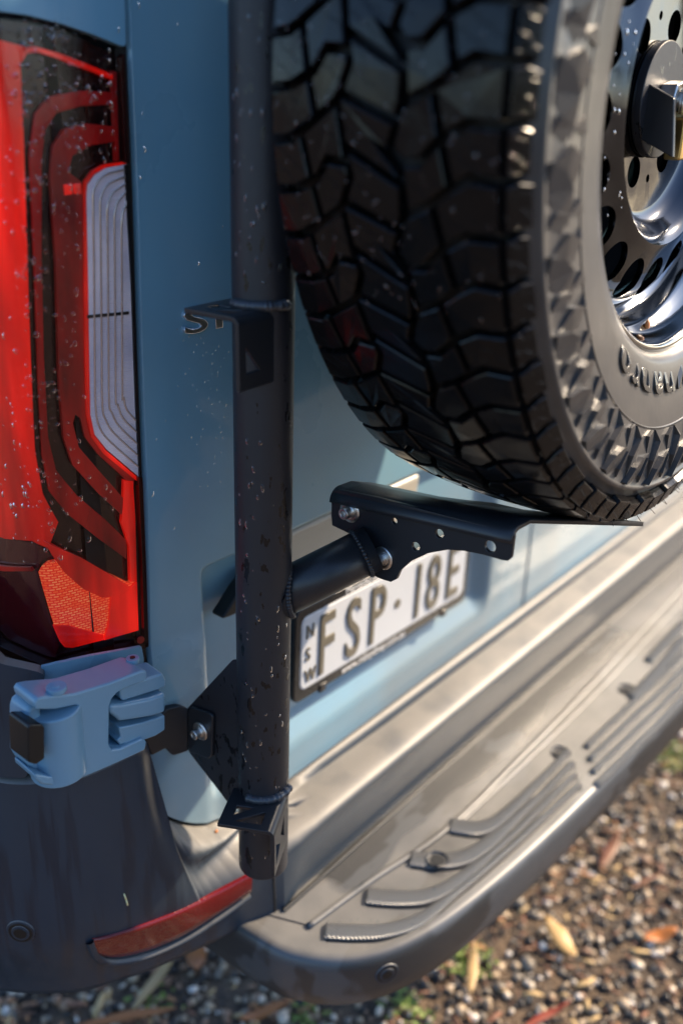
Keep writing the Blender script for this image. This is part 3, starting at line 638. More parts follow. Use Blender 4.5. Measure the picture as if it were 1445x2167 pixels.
pads = [([(688, 1972), (745, 1975), (815, 1972), (885, 1950), (960, 1895), (1080, 1795), (1225, 1662)], (.011, .011, .010, .009, .005, .004, .004)),
        ([(775, 1898), (840, 1903), (905, 1898), (970, 1865), (1050, 1800), (1130, 1725), (1215, 1640)], (.012, .012, .011, .009, .005, .0045, .0045)),
        ([(868, 1818), (925, 1824), (985, 1815), (1040, 1780), (1100, 1725), (1150, 1678), (1210, 1616)], (.013, .013, .012, .010, .006, .005, .005)),
        ([(952, 1748), (1010, 1755), (1050, 1740), (1090, 1705), (1130, 1665), (1170, 1625), (1200, 1592)], (.013, .013, .010, .008, .006, .005, .005))]
for a, hw in pads:
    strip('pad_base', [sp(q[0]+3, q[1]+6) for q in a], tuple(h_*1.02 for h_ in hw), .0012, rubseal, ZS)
    strip('tread_pad', [sp(*q) for q in a], tuple(h_*1.12 for h_ in hw), .0050, pad_m, ZS)
for k in range(4):
    a = [(1238+7*k, 1582+27*k), (1330+6*k, 1495+27*k), (1445, 1385+30*k)]
    strip('tread_pad', [sp(*q) for q in a]+[(1.7, sp(1445, 1385+30*k)[1]-.004)], .0055, .0045, pad_m, ZS)
for a in ([(1335, 1478), (1385, 1425), (1425, 1378), (1445, 1352)], [(1370, 1400), (1405, 1362), (1445, 1318)]): strip('tread_pad', [sp(*q) for q in a], .009, .005, pad_m, ZS)
for px, py, up in ((925, 1820, .0052), (1185, 1592, .001), (1325, 1458, .001)):
    q = U(px, py, 2, ZS+up)
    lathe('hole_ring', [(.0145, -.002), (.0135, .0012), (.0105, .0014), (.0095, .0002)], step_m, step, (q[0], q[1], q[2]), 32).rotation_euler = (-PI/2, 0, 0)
    bm = bmesh.new(); tube_bm(bm, (q[0], q[1], q[2]-.003), (q[0], q[1], q[2]+.0004), .0098, 28); bobj('hole_floor', bm, dark_m, step)
dg.update(); ST = bvh(stp)
sensor('parking_sensor', ST, 818, 2060, .016)
blobs('step_drips', np.array([list(U(random.uniform(a, b_), random.uniform(c, d_), 2, ZS+.006)) for a, b_, c, d_ in [(690, 880, 1945, 1955), (780, 960, 1870, 1885), (870, 1000, 1800, 1806), (1225, 1245, 1590, 1670), (1330, 1400, 1385, 1400)] for _ in range(9)]), np.full((45, 3), .0016), [water], np.zeros(45, int), jitter=.1, smooth=True, parent=step)['kind'] = 'stuff'

# ---- hinge
hg = empty('door_hinge', (0, 0, 0), van)
def pl(pts, ax, v): return [U(a, b_, ax, v) for a, b_ in pts]
HB = [(77, 1503), (73, 1488), (80, 1478), (100, 1474), (160, 1468), (232, 1446), (300, 1420), (312, 1420), (313, 1432), (308, 1442), (270, 1456), (250, 1466), (238, 1480), (233, 1497), (232, 1575), (238, 1587), (256, 1584), (303, 1562), (312, 1570), (308, 1588), (230, 1624), (150, 1658), (120, 1664), (90, 1661), (76, 1650), (74, 1638), (110, 1644), (158, 1632), (168, 1612), (170, 1500), (162, 1493), (120, 1502)]
prism('hinge_arm', pl(HB, 1, .112), (.05, 1, 0), .036, hinge_paint, hg, .0055, 3)
c0 = U(112, 1500, 1, .130); c1 = U(112, 1640, 1, .130)
tube('hinge_barrel', (c0[0], c0[1], c0[2]+.004), (c0[0]-.001, c1[1], c1[2]), .0255, hinge_paint, hg, 40, None, .002)
prism('hinge_barrel', pl([(62, 1500), (80, 1488), (90, 1500), (92, 1640), (70, 1630), (58, 1610), (58, 1520)], 1, .124), (0, 1, 0), .03, hinge_paint, hg, .005, 3)
prism('hinge_stop', pl([(60, 1540), (66, 1533), (90, 1533), (96, 1540), (96, 1606), (78, 1619), (62, 1614)], 1, .106), (0, 1, 0), .03, rubseal, hg, .003, 2)
for nm, pts, y0, th in (('hinge_knuckle', [(252, 1452), (300, 1440), (345, 1425), (352, 1438), (352, 1455), (300, 1472), (262, 1484), (256, 1480)], .118, .03),
                   ('hinge_knuckle', [(232, 1492), (262, 1490), (320, 1478), (352, 1466), (352, 1508), (325, 1517), (290, 1523), (255, 1528), (240, 1515), (232, 1510)], .114, .036),
                   ('hinge_knuckle', [(252, 1540), (300, 1530), (325, 1522), (350, 1514), (350, 1545), (330, 1558), (275, 1578), (262, 1574), (256, 1578), (248, 1568), (256, 1560)], .116, .034)):
    prism(nm, pl(pts, 1, y0), (.1, 1, 0), th, hinge_paint, hg, .004, 3)
tube('hinge_pin', U(161, 1560, 1, .135)+np.array([0, 0, .03]), U(161, 1560, 1, .135)-np.array([0, 0, .03]), .008, steel, hg, 20)
for px, py, r in ((118, 1452, .0085), (281, 1392, .006)):
    q = U(px, py+14, 1, .126); zt = U(px, py+14, 1, .112)[2]
for px, py, r in ((120, 1453, .009), (281, 1393, .0065)):
    zt = U(100 if px < 200 else 300, 1474 if px < 200 else 1420, 1, .112)[2]+(.0008); q = U(px, py, 2, zt)
    tube('hinge_pin', q-np.array([0, 0, .004]), q+np.array([0, 0, .0006]), r, hinge_paint, hg, 28, None, .0005)
    tube('hinge_pin', q, q+np.array([0, 0, .0014]), r*.4, rubseal if px > 200 else hinge_paint, hg, 20)

# ================================================================== SPARE WHEEL CARRIER
car = tag(empty('spare_wheel_carrier', (0, 0, 0)), 'black tubular spare wheel carrier with welded brackets fixed to the door hinge', 'carrier')
PX0 = Vector((.0512, .055, -.314)); PX1 = Vector((.0675, .055, .78)); PR = .0272
tube('upright_tube', PX0, PX1, PR, coatm, car, 72, None, .0015)
def pole(z): t = (z-PX0.z)/(PX1.z-PX0.z); return PX0.lerp(PX1, t)
# welded step brackets
def weld_arc(c, R, a0, a1, nB, rb, parent, name='weld_bead'):
    V = []; Fc = []; o = 0; bm = bmesh.new()
    for i in range(nB):
        a = a0+(a1-a0)*i/(nB-1); p_ = Vector((c[0]+R*math.cos(a), c[1]+R*math.sin(a), c[2])); m_ = Matrix.Translation(p_) @ Matrix.Rotation(a, 4, 'Z') @ Matrix.Diagonal((1, .8, .85, 1))
        bmesh.ops.create_icosphere(bm, subdivisions=2, radius=rb*random.uniform(.85, 1.12), matrix=m_)
    return bobj(name, bm, weld_m, parent, True)
def step_bracket(zc, P0, ang, wd=.055, dp=.050, ht=.058, slot=False):
    g = empty('step_bracket', (0, 0, 0), car)
    d1 = Vector((math.sin(ang), -math.cos(ang), 0)); d2 = Vector((math.cos(ang), math.sin(ang), 0)); o = Vector((P0[0], P0[1], zc)); T = .0045; R = .008
    prof = [(0, 0)]+[(wd-R+R*math.sin(a), -R+R*math.cos(a)) for a in [PI/2*k/6 for k in range(7)]]+[(wd, -ht)]
    inn = [(wd-T, -ht)]+[(wd-R+(R-T)*math.sin(a), -R+(R-T)*math.cos(a)) for a in [PI/2*(6-k)/6 for k in range(7)]]+[(0, -T)]
    pr = prof+inn; A = [o+d1*a+Vector((0, 0, b_)) for a, b_ in pr]; B = [a+d2*dp for a in A]
    bm = bmesh.new(); va = [bm.verts.new(a) for a in A]; vb = [bm.verts.new(b_) for b_ in B]; n_ = len(pr)
    bm.faces.new(va); bm.faces.new(vb[::-1])
    for i in range(n_): bm.faces.new((va[i], vb[i], vb[(i+1) % n_], va[(i+1) % n_]))
    br = bobj('folded_plate', bm, bracket_m, g)
    # triangular lightening holes
    cb = bmesh.new()
    def hole_top(tri):
        a = [o+d1*x+d2*y for x, y in tri]; lo = [cb.verts.new(v+Vector((0, 0, -.02))) for v in a]; hi = [cb.verts.new(v+Vector((0, 0, .02))) for v in a]
        cb.faces.new(lo); cb.faces.new(hi[::-1])
        for i in range(len(a)): cb.faces.new((lo[i], hi[i], hi[(i+1) % len(a)], lo[(i+1) % len(a)]))
    def hole_side(tri):
        a = [o+d1*wd+d2*y+Vector((0, 0, z)) for y, z in tri]; lo = [cb.verts.new(v-d1*.012) for v in a]; hi = [cb.verts.new(v+d1*.012) for v in a]
        cb.faces.new(lo); cb.faces.new(hi[::-1])
        for i in range(len(a)): cb.faces.new((lo[i], hi[i], hi[(i+1) % len(a)], lo[(i+1) % len(a)]))
    hole_top([(.016, .008), (.044, .008), (.044, .027)]); hole_top([(.012, .016), (.012, .030), (.030, .030)])
    if slot: hole_side([(.009, -.026), (.009, -.048), (.026, -.048)]); hole_side([(.0445, -.022), (.0445, -.046), (.0495, -.046), (.0495, -.022)])
    else: hole_side([(.008, -.024), (.008, -.050), (.023, -.036)]); hole_side([(.040, -.014), (.040, -.040), (.026, -.027)])
    bmesh.ops.recalc_face_normals(cb, faces=cb.faces); cme = bpy.data.meshes.new('c'); cb.to_mesh(cme); cb.free(); cobj = link(bpy.data.objects.new('c', cme))
    cut(br, cobj); bevel(br, .0007, 1, 40)
    c = pole(zc); aa = math.atan2(-d1.x, d1.x)
    a_mid = math.atan2(-(d1+d2).y, -(d1+d2).x)
    a0 = math.atan2(d1.y, d1.x)-.12; weld_arc((c.x, c.y, zc+.003), PR+.0006, a0, a0-1.75, 30, .0054, g)
    return g
step_bracket(-.205, (-.0205, .0495), .50, wd=.060, dp=.056, ht=.060)
step_bracket(.309, (.000, .089), .06, wd=.061, dp=.056, ht=.062, slot=True)
# gusset with hinge bracket
gz = [(499, 1396), (490, 1398), (397, 1498), (393, 1508), (395, 1582), (401, 1594), (484, 1702), (499, 1706)]
gp_ = pl(gz, 0, .034); gp_ = [g + np.array([0, 0, 0]) for g in gp_]
gp_[0] = np.array([.034, .045, gp_[0][2]+.002]); gp_[-1] = np.array([.034, .045, gp_[-1][2]-.002])
prism('gusset_plate', gp_, (1, 0, 0), .005, coatm, car, .001, 1)
prism('hinge_bracket', pl([(398, 1503), (404, 1497), (444, 1510), (450, 1517), (448, 1600), (441, 1606), (402, 1592), (398, 1584)], 0, .029), (1, 0, 0), .0045, bracket_m, car, .0015, 2)
hb = [U(400, 1500, 0, .029), U(400, 1590, 0, .029)]
a = hb[0]; b_ = hb[1]; e0 = U(352, 1500, 1, .158); e1 = U(322, 1600, 1, .158)
prism('hinge_bracket', [a, (a*.6+e0*.4)+np.array([0, 0, .004]), e0+np.array([0, 0, .0]), e0+np.array([-.03, .002, -.022]), e1, e1+np.array([.02, 0, -.002]), (b_*.5+e1*.5)+np.array([.004, 0, -.006]), b_], (0.1, 1, 0), .008, bracket_m, car, .002, 2)
def bolt(px, py, x, r=.0105, nm='washer_bolt', big=True):
    g = empty(nm, (0, 0, 0), car); q = U(px, py, 0, x); ax = np.array([-1.0, 0, 0])
    lathe('washer', [(r*.4, .0), (r*.4, .0016), (r*.97, .0016), (r, .0010), (r, 0)], steel, g, tuple(q), 48).rotation_euler = (0, 0, PI/2)
    tube('bolt_head', q+ax*.0015, q+ax*.0035, r*.60, steel, g, 36, None, .0004)
    h = r*.72
    # socket cap: outer wall with recessed hexagon
    bm = bmesh.new(); R1 = r*.50; R2 = r*.27; base = Vector(q+ax*.003); n_ = 36
    def ring(R, off, hexa=False):
        o = []
        for i in range(n_):
            t = 2*PI*i/n_; rr_ = R
            if hexa: tt = (t % (PI/3))-PI/6; rr_ = R*math.cos(PI/6)/math.cos(tt)
            o.append(bm.verts.new(base+Vector((-off, rr_*math.cos(t), rr_*math.sin(t)))))
        return o
    L = [ring(R1, 0), ring(R1, h*.86), ring(R1*.92, h), ring(R2*1.12, h), ring(R2, h*.95, True), ring(R2, h*.35, True)]
    for a_, c_ in zip(L[:-1], L[1:]):
        for i in range(n_): bm.faces.new((a_[i], a_[(i+1) % n_], c_[(i+1) % n_], c_[i]))
    bm.faces.new(L[-1])
    o = bobj('socket_cap', bm, steel, g); 
    for p_ in o.data.polygons: p_.use_smooth = False
    bevel(o, .0003, 1, 50)
bolt(425, 1547, .0285, .0108)
# arm tube to wheel bracket
BX = .150
aend = Vector(U(788, 1160, 0, BX-.002)); ast = pole(.017)
tube('support_arm', ast, aend, .0235, bracket_m, car, 56)
ad = (aend-ast).normalized()
bm = bmesh.new()
for i in range(40):
    t = 2*PI*i/40; q = ad.to_track_quat('Z', 'Y').to_matrix(); bmesh.ops.create_icosphere(bm, subdivisions=1, radius=.0028*random.uniform(.9, 1.1), matrix=Matrix.Translation(aend-ad*.012+q @ Vector((.0238*math.cos(t), .0238*math.sin(t), 0))))
bobj('weld_bead', bm, bracket_m, car, True)
bm = bmesh.new()
for i in range(46):
    t = 2*PI*i/46; q = ad.to_track_quat('Z', 'Y').to_matrix(); p_ = ast+ad*.030+q @ Vector((.0245*math.cos(t), .0245*math.sin(t), 0)); pc = pole(p_.z); dv = Vector((p_.x-pc.x, p_.y-pc.y, 0)); p_ = p_ - ad*(dv.length-PR)*.9
    bmesh.ops.create_icosphere(bm, subdivisions=1, radius=.0034*random.uniform(.9, 1.1), matrix=Matrix.Translation(p_))
bobj('weld_bead', bm, coatm, car, True)
BP = [(701, 1050), (703, 1040), (712, 1036), (800, 1054), (900, 1080), (1000, 1106), (1082, 1126), (1087, 1133), (1081, 1180), (1074, 1187), (1062, 1186), (1020, 1174), (980, 1166), (945, 1164), (905, 1171), (868, 1188), (846, 1208), (838, 1226), (826, 1232), (806, 1226), (780, 1214), (775, 1200), (760, 1150), (735, 1128), (702, 1112), (700, 1090)]
wb = empty('wheel_bracket', (0, 0, 0), car)
plt = prism('side_plate', pl(BP, 0, BX), (1, 0, 0), .0045, bracket_m, wb)
cb = bmesh.new()
for px, py, r in ((929, 1130, .0046), (879, 1157, .0046), (1036, 1157, .0056), (834, 1103, .0032), (738, 1082, .004), (808, 1182, .004)):
    q = U(px, py, 0, BX); tube_bm(cb, (BX-.02, q[1], q[2]), (BX+.02, q[1], q[2]), r, 24)
bmesh.ops.recalc_face_normals(cb, faces=cb.faces); cme = bpy.data.meshes.new('c'); cb.to_mesh(cme); cb.free(); cut(plt, link(bpy.data.objects.new('c', cme)))
bevel(plt, .0006, 1, 40)
bolt(741, 1081, BX-.0005, .0122); bolt(810, 1181, BX-.0005, .0122)
# top flange with rolled bend
q0 = U(703, 1044, 0, BX); q1 = U(1086, 1130, 0, BX); G = []
for k in range(13):
    t = k/12; a = q0+(q1-q0)*t; rw = []
    for e in range(6):
        an = PI/2*e/5; R = .010; rw.append((BX+R-R*math.cos(an), a[1], a[2]-R+R*math.sin(an)+.001))
    ext = .065+.11*max(0, t-.45)/.55
    yy = a[1]-.05*max(0, t-.45)/.55
    rw.append((BX+.03, a[1], a[2]+.001-.001)); rw.append((BX+ext, yy, a[2]-.012*(ext/.065)-(.004 if t > .6 else 0)))
    G.append(rw)
fl = grid('top_flange', np.array(G), bracket_m, wb); m = fl.modifiers.new('s', 'SOLIDIFY'); m.thickness = .0045; m.offset = -1
# hidden cross tube that carries the wheel hub
tube('support_arm', pole(.478), (.395, .055, .478), .022, bracket_m, car, 32)

# ================================================================== SPARE WHEEL
TX, TZ = .3954, .4776; TC = (TX, 0, TZ)
wh = tag(empty('spare_wheel', TC), 'spare wheel with chunky all terrain tyre on a black chrome rim', 'wheel')
tyre = empty('tyre', (0, 0, 0), wh)
prof = [(.224, -.174), (.227, -.184), (.236, -.189), (.25, -.192), (.27, -.1965), (.30, -.2035), (.325, -.2065), (.342, -.2060), (.3495, -.2045), (.3505, -.2070), (.3545, -.2065), (.3555, -.2030), (.362, -.198), (.370, -.193), (.3765, -.186), (.3775, -.17), (.382, -.14), (.384, -.101), (.382, -.06), (.3775, -.03), (.372, -.010), (.36, .0), (.34, .006), (.30, .012), (.26, .004), (.235, -.012), (.224, -.03)]
tyre_c = lathe('carcass', prof, carcass, tyre, (0, 0, 0), 288)
tyre_c.data.materials.append(side_m)
for i, p_ in enumerate(tyre_c.data.polygons):
    if (i % (len(prof)-1)) < 12: p_.material_index = 1
def surf_pos(u, y, h):
    """u mm along circumference, y mm across, h mm below tread top -> local point"""
    yy = y/1000; c = -.1010; hw = .0965
    a = yy-c; r = .3965-.0075*(abs(a)/hw)**2.2
    if abs(a) > hw:
        e = abs(a)-hw; sg = 1 if a > 0 else -1
        r = .389-e*.86-h/1000*.45; yy = c+sg*(hw+e*.34-h/1000*.8)
    else: r -= h/1000
    th = u/1000/.3965
    return (-r*math.cos(th), yy, r*math.sin(th))
def inset(poly, d):
    n_ = len(poly); P = [np.array(p_, float) for p_ in poly]; area = sum(P[i][0]*P[(i+1) % n_][1]-P[(i+1) % n_][0]*P[i][1] for i in range(n_))
    if area < 0: P = P[::-1]
    out = []
    for i in range(n_):
        a, b_, c = P[i-1], P[i], P[(i+1) % n_]; e1 = (b_-a)/np.linalg.norm(b_-a); e2 = (c-b_)/np.linalg.norm(c-b_)
        n1 = np.array([-e1[1], e1[0]]); n2 = np.array([-e2[1], e2[0]]); bs = n1+n2; l = np.linalg.norm(bs)
        bs = n1 if l < 1e-6 else bs/l; k = d/max(.45, float(bs@n1)); out.append(b_+bs*k)
    return out
def block_mesh(polys, name):
    V = []; Fc = []; UV = []
    for poly, ds in polys:
        base = inset(poly, ds); top = inset(base, 1.0); bot = inset(base, -.7)
        n_ = len(base); o = len(V)
        for ring, h in ((bot, 9.5), (base, .9), (top, 0)):
            for q in ring: V.append(surf_pos(q[0], q[1], h)); UV.append((q[0]/1000, q[1]/1000))
        Fc.append([o+2*n_+i for i in range(n_)])
        for k in range(2):
            for i in range(n_): Fc.append([o+k*n_+i, o+k*n_+(i+1) % n_, o+(k+1)*n_+(i+1) % n_, o+(k+1)*n_+i])
    me = bpy.data.meshes.new(name); me.from_pydata(V, [], Fc); me.update()
    l = me.uv_layers.new(name='UVMap')
    for i, lp in enumerate(me.loops): l.data[i].uv = UV[lp.vertex_index]
    bm = bmesh.new(); bm.from_mesh(me); bmesh.ops.recalc_face_normals(bm, faces=bm.faces); bm.to_mesh(me); bm.free()
    me.materials.append(rubber); return me
sh5 = lambda P: [(a, b_+5) for a, b_ in P]
D = 2.9
cells = {
 'A1': [([(33, -10), (35, -31), (40, -43), (8, -51), (1, -35), (-2, -10)], D), ([(33, 20), (33, -8.2), (-2, -8.2), (-2, 20)], D)],
 'A2': [([(-2, -10), (1, -35), (7, -51), (-20, -58), (-34, -31), (-36, -10)], D), ([(-2, 20), (-2, -8.2), (-36, -8.2), (-36, 20)], D)],
 'B1': [([(7, -51), (-20, -58), (-8, -78), (14, -88), (22, -86), (23, -67), (10, -57)], D)],
 'B2': [([(-20, -58), (-29, -43), (-62, -51), (-59, -57), (-46, -67), (-47, -85), (-8, -78)], D)],
 'C1': [([(33, -83), (22, -86), (14, -88), (-4, -80), (-20, -127), (-10, -130), (10, -131)], D)],
 'C2': [([(-4, -80), (-8, -78), (-36, -83), (-59, -131), (-50, -128.5), (-34, -111), (-41.5, -124.5), (-35, -122), (-20, -127)], D)],
 'D1': [([(-9, -133), (-20, -127), (-35, -122), (-45, -130), (-44, -144), (-29, -160), (0, -153)], D)],
 'D2': [([(-45, -130), (-59, -131), (-78, -133), (-69, -153), (-59, -167), (-29, -160), (-44, -144)], D)],
 'E1': [([(10, -167), (0, -153), (-29, -160), (-20, -178), (-21, -202), (14, -202), (17, -180)], D), ([(14, -203.4), (-21, -203.4), (-19, -218), (-22, -232), (13, -232), (16, -218)], D)],
 'E2': [([(-29, -160), (-59, -167), (-52, -180), (-55, -202), (-21, -202), (-20, -178)], D), ([(-21, -203.4), (-55, -203.4), (-53, -218), (-56, -229), (-22, -229), (-19, -218)], D)]}
cellm = {k: block_mesh([(sh5(pp_), ds) for pp_, ds in v], 'tread_block') for k, v in cells.items()}
NCELL = 36
for c in range(NCELL):
    for k, me in cellm.items():
        o = bpy.data.objects.new('shoulder_lug' if k[0] in 'AE' else 'tread_block', me); link(o, tyre); o.rotation_euler = (0, 2*PI*c/NCELL, 0)
# sidewall relief
def wedge(pts):   # (deg, r, height)
    V = []; n_ = len(pts)
    def pos(dg_, r, h):
        y = float(np.interp(r, [.224, .25, .27, .30, .325, .342, .352], [-.178, -.192, -.1965, -.2035, -.2065, -.2060, -.2045])); a = math.radians(dg_)
        return (-r*math.cos(a), y-h/1000*1.5, r*math.sin(a))
    for d_, r, h in pts: V.append(pos(d_, r, h))
    for d_, r, h in pts: V.append(pos(d_, r, -2))
    Fc = [list(range(n_))]+[[i, i+n_, (i+1) % n_+n_, (i+1) % n_] for i in range(n_)]
    return V, Fc
def wmesh(lst):
    V = []; Fc = []
    for pts in lst:
        v, f = wedge(pts); o = len(V); V += v; Fc += [[a+o for a in q] for q in f]
    me = bpy.data.meshes.new('sidewall_ridge'); me.from_pydata(V, [], Fc); me.update(); bm = bmesh.new(); bm.from_mesh(me); bmesh.ops.triangulate(bm, faces=[f for f in bm.faces if len(f.verts) > 4]); bmesh.ops.recalc_face_normals(bm, faces=bm.faces); bm.to_mesh(me); bm.free(); me.materials.append(side_m); return me
wm = wmesh([[(0, .349, .3), (3.2, .349, 3.8), (1.9, .333, 4.2), (-.4, .322, 4.0), (-5.2, .318, .2), (-3, .338, .2)],
            [(2.6, .345, .2), (4.4, .324, 3.5), (2.4, .306, 3.8), (3.2, .296, 1.0), (-.6, .309, .2), (.6, .324, .3)],
            [(6.2, .347, .4), (7.6, .340, 2.6), (6.4, .322, 2.4), (4.6, .330, .3)],
            [(6.0, .318, .2), (7.4, .302, 2.5), (5.2, .296, 2.2)]])
for c in range(NCELL):
    o = bpy.data.objects.new('sidewall_ridge', wm); link(o, tyre); o.rotation_euler = (0, 2*PI*c/NCELL, 0)
lathe('sidewall_line', [(.2925, -.1990), (.2935, -.2032), (.2950, -.2032), (.2960, -.2000)], side_m, tyre, (0, 0, 0), 192)
# raised sidewall lettering, bent round the tyre
side_let = mat('sidewall_letter', (.045, .043, .04), .25, spec=.8)
def arc_text(body, size, r_in, deg_start, m, ext=.0012, bev=.0005, sx=1.0, name='sidewall_lettering', step_deg=None, h=0.0):
    a = math.radians(deg_start)
    for ch in body:
        if ch == ' ': a += .04; continue
        o = text_obj(name, ch, size, m, tyre, Matrix.Identity(4), ext, bev, sx=sx); xs = [v.co.x for v in o.data.vertices]; x0, x1 = min(xs), max(xs); wd_ = x1-x0
        for v in o.data.vertices:
            # outer edge of the tyre is the top of the letters; reading direction clockwise seen from behind the van
            th = a + (v.co.x-x0)/(r_in+.01); r = r_in+v.co.y; y = float(np.interp(r, [.224, .25, .27, .30, .325], [-.178, -.192, -.1965, -.2035, -.2065]))
            v.co = Vector((-r*math.cos(th), y-h-v.co.z-ext*.5, r*math.sin(th)))
        o.data.update(); o.data.flip_normals(); a += (wd_+.0068)/(r_in+.01)
    return a
# (text direction: tops outward, clockwise => angle in (-cos, sin) increases clockwise as seen by the camera)
arc_text('Dynapro', .052, .2385, -106, side_let, .0014, .0005, 1.16)
arc_text('RW25', .014, .232, -78, side_let, .0010, .0003, 1.1)

# ---- rim
rim = empty('rim', (0, 0, 0), wh)
bar = [(.2255, -.176), (.2250, -.1785), (.2215, -.1800), (.2180, -.1775), (.2165, -.172), (.2150, -.160), (.2110, -.150), (.2060, -.146), (.2030, -.140), (.2030, -.128), (.2000, -.120), (.1950, -.118), (.1920, -.112), (.1915, -.095), (.1915, .0), (.21, .01), (.22, -.02)]
lathe('rim_barrel', bar, rim_m, rim, (0, 0, 0), 224)
dsc = [(.1925, -.112), (.1880, -.122), (.1800, -.134), (.1680, -.143), (.1540, -.148), (.1420, -.151), (.1330, -.155), (.1270, -.157), (.1220, -.1545), (.1170, -.148), (.1120, -.138), (.1060, -.130), (.0980, -.1275), (.060, -.1265), (.030, -.1265)]
back = [(r-.001, y+.006) for r, y in dsc][::-1]
disc = lathe('rim_disc', dsc+back, disc_m, rim, (0, 0, 0), 160, closed=True)
cb = bmesh.new()
for k in range(20):
    a = 2*PI*k/20+math.radians(180-13.6); tube_bm(cb, (.1610*math.cos(a), -.20, .1610*math.sin(a)), (.1610*math.cos(a), -.05, .1610*math.sin(a)), .0198, 32)
for k in range(6):
    a = 2*PI*k/6+math.radians(130); tube_bm(cb, (.066*math.cos(a), -.20, .066*math.sin(a)), (.066*math.cos(a), -.05, .066*math.sin(a)), .0140, 28)
    a += PI/6; tube_bm(cb, (.070*math.cos(a), -.20, .070*math.sin(a)), (.070*math.cos(a), -.05, .070*math.sin(a)), .0038, 12)
bmesh.ops.recalc_face_normals(cb, faces=cb.faces); cme = bpy.data.meshes.new('c'); cb.to_mesh(cme); cb.free(); cobj = link(bpy.data.objects.new('c', cme)); cobj.location = TC
disc.parent = None; disc.location = TC; bmd = bmesh.new(); bmd.from_mesh(disc.data); bmesh.ops.recalc_face_normals(bmd, faces=bmd.faces); bmd.to_mesh(disc.data); bmd.free()
cut(disc, cobj); disc.parent = rim; disc.location = (0, 0, 0); bevel(disc, .0012, 2, 45)
tube('hub_backing', (0, -.02, 0), (0, -.04, 0), .185, dark_m, rim, 64)
for k in range(18):
    pass
# hub clamp
hb_ = tag(empty('wheel_clamp', (TX, -.12, TZ)), 'black wheel clamp plate with hex nut and threaded rod in the rim centre', 'clamp')
def HL(v): return (v[0]-TX, v[1]+.12, v[2]-TZ)
tube('clamp_disc', HL((TX, -.129, TZ)), HL((TX, -.136, TZ)), .050, coatm, hb_, 64, None, .001)
tube('clamp_disc', HL((TX, -.1268, TZ)), HL((TX, -.129, TZ)), .049, bracket_m, hb_, 64)
xp = TX-.038
pts = [U(1356, 168, 0, xp), U(1425, 208, 0, xp), U(1422, 334, 0, xp), U(1345, 290, 0, xp)]
prism('clamp_plate', [HL(q) for q in pts], (1, 0, 0), .006, bracket_m, hb_, .001, 1)
hx = [(HL((TX, -.128, TZ))[0]+.018*math.cos(PI/3*k+.2), HL((TX, -.136, TZ))[1], HL((TX, 0, TZ))[2]+.018*math.sin(PI/3*k+.2)) for k in range(6)]
prism('hex_nut', [np.array(h_) for h_ in hx], (0, -1, 0), .016, steel, hb_, .0015, 2)
bm = bmesh.new()
for k in range(30): tube_bm(bm, (0, -.008-.0018*k, 0), (0, -.008-.0018*k-.0009, 0), .0078, 24, False, .0092); tube_bm(bm, (0, -.0089-.0018*k, 0), (0, -.008-.0018*(k+1), 0), .0092, 24, False, .0078)
bobj('threaded_rod', bm, steel, hb_, True)
lk = tag(empty('padlock', (TX, -.15, TZ-.04)), 'brass padlock hanging below the threaded rod of the wheel clamp', 'padlock')
q = U(1462, 285, 1, -.165); lk.location = q
o = prism('lock_body', [np.array(a) for a in ((-.02, 0, -.022), (.02, 0, -.022), (.02, 0, .014), (.012, 0, .020), (-.012, 0, .020), (-.02, 0, .014))], (0, 1, 0), .016, brass, lk, .002, 2)
bm = bmesh.new(); sp_pts = [Vector((-.012, .008, .018)), Vector((-.012, .008, .034)), Vector((-.006, .008, .043)), Vector((.006, .008, .043)), Vector((.012, .008, .034)), Vector((.012, .008, .018))]
for a, c in zip(sp_pts[:-1], sp_pts[1:]): tube_bm(bm, a, c, .0033, 12)
bobj('shackle', bm, steel, lk, True)

# ================================================================== water drops and litter
def drops(name, pts, nrm, sizes, parent, elong=1.0):
    N_ = len(pts); V = []; Fc = []
    for i in range(N_):
        n_ = Vector(nrm[i]).normalized(); up = Vector((0, 0, 1)); sx_ = n_.cross(up).normalized() if abs(n_.z) < .95 else Vector((1, 0, 0)); up = sx_.cross(n_)
        s_ = sizes[i]; el = random.uniform(.8, 1.7)*elong; base = len(V); c = Vector(pts[i]); m_ = 8
        for (rr_, hh_) in ((1.0, 0), (.8, .38), (.4, .58)):
            for k in range(m_):
                t = 2*PI*k/m_; jj = 1+.2*math.sin(2*t+i); V.append(c+sx_*(s_*rr_*jj*math.cos(t))+up*(s_*el*rr_*jj*math.sin(t))+n_*(hh_*s_))
        V.append(c+n_*(.64*s_))
        for a in range(2):
            for k in range(m_): Fc.append((base+a*m_+k, base+a*m_+(k+1) % m_, base+(a+1)*m_+(k+1) % m_, base+(a+1)*m_+k))
        for k in range(m_): Fc.append((base+2*m_+k, base+2*m_+(k+1) % m_, base+3*m_))
    o = mobj(name, V, Fc, dropm, parent, True); o['kind'] = 'stuff'; return o
dropm = mat('rain_drop', (.9, .93, .97), .02, 0, 0, spec=.6, trans=1.0, ior=1.33)
pts = []; nr = []; sz_ = []
for _ in range(520):
    px, py = random.uniform(2, 250), 40+random.random()**1.4*1150
    if random.random() < .35: px = random.uniform(50, 170)
    ss, z = LS.hit(px, py); a = LS.pos(ss, z, .0); b_ = LS.pos(ss, z, .01)
    if 180 < px and 340 < py < 1010: continue
    pts.append(a); nr.append((b_[0]-a[0], b_[1]-a[1], 0)); sz_.append(random.choice((.0007, .0009, .0012, .0017, .0021))*random.uniform(.7, 1.2))
drops('rain_drops', pts, nr, sz_, lamp)
pts = []; nr = []; sz_ = []
